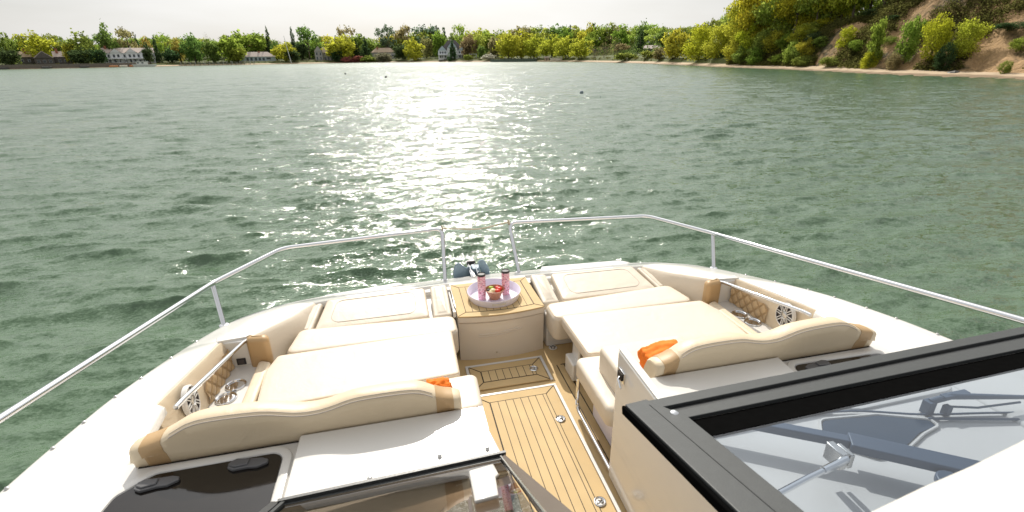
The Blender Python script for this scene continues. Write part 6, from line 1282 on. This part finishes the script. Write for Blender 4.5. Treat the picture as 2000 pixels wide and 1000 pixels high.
e=tag(empty('beach_hut',(100,329.6,-.45),face(100,329.6)),'tiny tan beach hut right of the timber bulkhead','hut')
part(e,'wall',ROOFT,lambda m:m.box(-1.5,1.5,0,2,-.3,1.7)); part(e,'roof',ROOFL,lambda m:gable(m,-1.5,1.5,0,2,1.7,.8,'x',.25)); part(e,'door',TIMB,lambda m:m.box(-.4,.4,-.06,-.005,-.3,1.5))
# mooring buoys
def buoy(x,y,r,lab,ml):
    e=tag(empty('mooring_buoy',(x,y,-1.1)),lab,'buoy','mooring buoys')
    m=M(); m.lathe([(0,-r*.6),(r*.8,-r*.5),(r,0),(r*.85,r*.6),(r*.4,r*.95),(0,r)],(0,0,r*.25),18); m.build('float',ml,e,smooth=60); m=M(); m.tube([(r*.18*math.cos(q),0,r*1.3+r*.18*math.sin(q)) for q in [2*PI*k/10 for k in range(10)]],r*.05,6,closed=True); m.build('ring',DSTEEL,e)
BG=mat('blue_grey_float',(.20,.24,.28),.5)
buoy(17.3,47.1,.19,'nearest and largest grey mooring buoy, right of the sun glitter',BG);buoy(17.0,41.7,.09,'small grey buoy just right of the largest one',BG);buoy(-1.5,100,.28,'dark buoy in the sun glitter left of centre',DD);buoy(-11.1,129.5,.24,'farthest dark buoy at the left of the sun glitter',DD)
# rocks at the water's edge
for i,(x,y,s) in enumerate(((79.4,59.0,.9),(80.2,58.1,.6),(80.9,57.0,.45))):
    bm=bmesh.new();bmesh.ops.create_icosphere(bm,subdivisions=2,radius=1)
    for v in bm.verts: v.co*=1+.3*noise.noise(v.co*1.3+Vector((i*3,0,0))); v.co=Vector((v.co.x*s,v.co.y*s,v.co.z*s*.6))
    me=bpy.data.meshes.new('rock');bm.to_mesh(me);bm.free();me.materials.append(DD);o=bpy.data.objects.new('rock',me);COL.objects.link(o);o.location=(x,y,-.95);tag(o,['largest dark rock at the foot of the bluff beach','middle dark rock beside the largest one','smallest dark rock of the three at the water'][i],'rock','dark rocks on the beach')
# ------------------------------------------------------------------ sky, sun, camera
W=bpy.data.worlds.new('World');S.world=W;W.use_nodes=True;N=W.node_tree.nodes;L=W.node_tree.links
SUN_EL=math.radians(43);SUN_AZ=math.radians(5)
bg=N['Background'];sk=N.new('ShaderNodeTexSky');sk.sky_type='NISHITA';sk.sun_disc=False;sk.sun_elevation=SUN_EL;sk.sun_rotation=SUN_AZ;sk.air_density=1.0;sk.dust_density=2.5;sk.ozone_density=1.0
tc=N.new('ShaderNodeTexCoord');mp=N.new('ShaderNodeMapping');mp.inputs['Scale'].default_value=(1,1,5);L.new(tc.outputs['Generated'],mp.inputs[0])
n=N.new('ShaderNodeTexNoise');n.inputs['Scale'].default_value=2.2;n.inputs['Detail'].default_value=6;L.new(mp.outputs[0],n.inputs['Vector'])
r=N.new('ShaderNodeMapRange');r.inputs['From Min'].default_value=.3;r.inputs['From Max'].default_value=.7;r.inputs['To Min'].default_value=.78;r.inputs['To Max'].default_value=.96;L.new(n.outputs['Fac'],r.inputs['Value'])
mx=N.new('ShaderNodeMix');mx.data_type='RGBA';L.new(r.outputs[0],mx.inputs['Factor']);L.new(sk.outputs[0],mx.inputs['A']);# thin high cloud, brighter round the sun
dt=N.new('ShaderNodeVectorMath');dt.operation='DOT_PRODUCT';L.new(tc.outputs['Generated'],dt.inputs[0]);dt.inputs[1].default_value=(math.sin(SUN_AZ)*math.cos(SUN_EL),math.cos(SUN_AZ)*math.cos(SUN_EL),math.sin(SUN_EL))
cl=N.new('ShaderNodeMath');cl.operation='MAXIMUM';cl.inputs[1].default_value=0;L.new(dt.outputs['Value'],cl.inputs[0])
pw=N.new('ShaderNodeMath');pw.operation='POWER';pw.inputs[1].default_value=8;L.new(cl.outputs[0],pw.inputs[0])
ma=N.new('ShaderNodeMath');ma.operation='MULTIPLY_ADD';ma.inputs[1].default_value=2.6;ma.inputs[2].default_value=1;L.new(pw.outputs[0],ma.inputs[0])
vs_=N.new('ShaderNodeVectorMath');vs_.operation='SCALE';vs_.inputs[0].default_value=(6.7,6.66,6.52);m3=N.new('ShaderNodeMapRange');m3.inputs['From Min'].default_value=.3;m3.inputs['From Max'].default_value=.7;m3.inputs['To Min'].default_value=.86;m3.inputs['To Max'].default_value=1.06;L.new(n.outputs['Fac'],m3.inputs['Value'])
m4=N.new('ShaderNodeMath');m4.operation='MULTIPLY';L.new(ma.outputs[0],m4.inputs[0]);L.new(m3.outputs[0],m4.inputs[1]);L.new(m4.outputs[0],vs_.inputs['Scale']);L.new(vs_.outputs[0],mx.inputs['B'])
L.new(mx.outputs['Result'],bg.inputs[0]);bg.inputs[1].default_value=.10
l=bpy.data.lights.new('sun','SUN');l.energy=3.6;l.angle=math.radians(.55);l.color=(1,.94,.84);o=bpy.data.objects.new('sun',l);COL.objects.link(o)
sd=Vector((math.sin(SUN_AZ)*math.cos(SUN_EL),math.cos(SUN_AZ)*math.cos(SUN_EL),math.sin(SUN_EL)));o.rotation_euler=sd.to_track_quat('Z','Y').to_euler()
cam=bpy.data.cameras.new('camera');co=bpy.data.objects.new('camera',cam);COL.objects.link(co)
yaw,pit,rol=math.radians(12.9),math.radians(22.3),math.radians(.8)
fw=Vector((math.sin(yaw)*math.cos(pit),math.cos(yaw)*math.cos(pit),-math.sin(pit)));r0=Vector((math.cos(yaw),-math.sin(yaw),0));u0=r0.cross(fw)
rr=r0*math.cos(rol)-u0*math.sin(rol);uu=r0*math.sin(rol)+u0*math.cos(rol)
R=Matrix((rr,uu,-fw)).transposed().to_4x4();R.translation=(-.683,0,2.3);co.matrix_world=R
cam.sensor_width=36;cam.sensor_fit='HORIZONTAL';cam.lens=17.1;cam.clip_start=.02;cam.clip_end=3000
cam.dof.use_dof=True;cam.dof.focus_distance=6.0;cam.dof.aperture_fstop=5
S.camera=co
S.view_settings.view_transform='Standard';S.view_settings.look='None';S.view_settings.gamma=1;S.view_settings.exposure=.19
S.cycles.max_bounces=8;S.cycles.transparent_max_bounces=8;S.cycles.sample_clamp_indirect=4;S.cycles.caustics_reflective=False;S.cycles.caustics_refractive=False;S.cycles.use_denoising=True
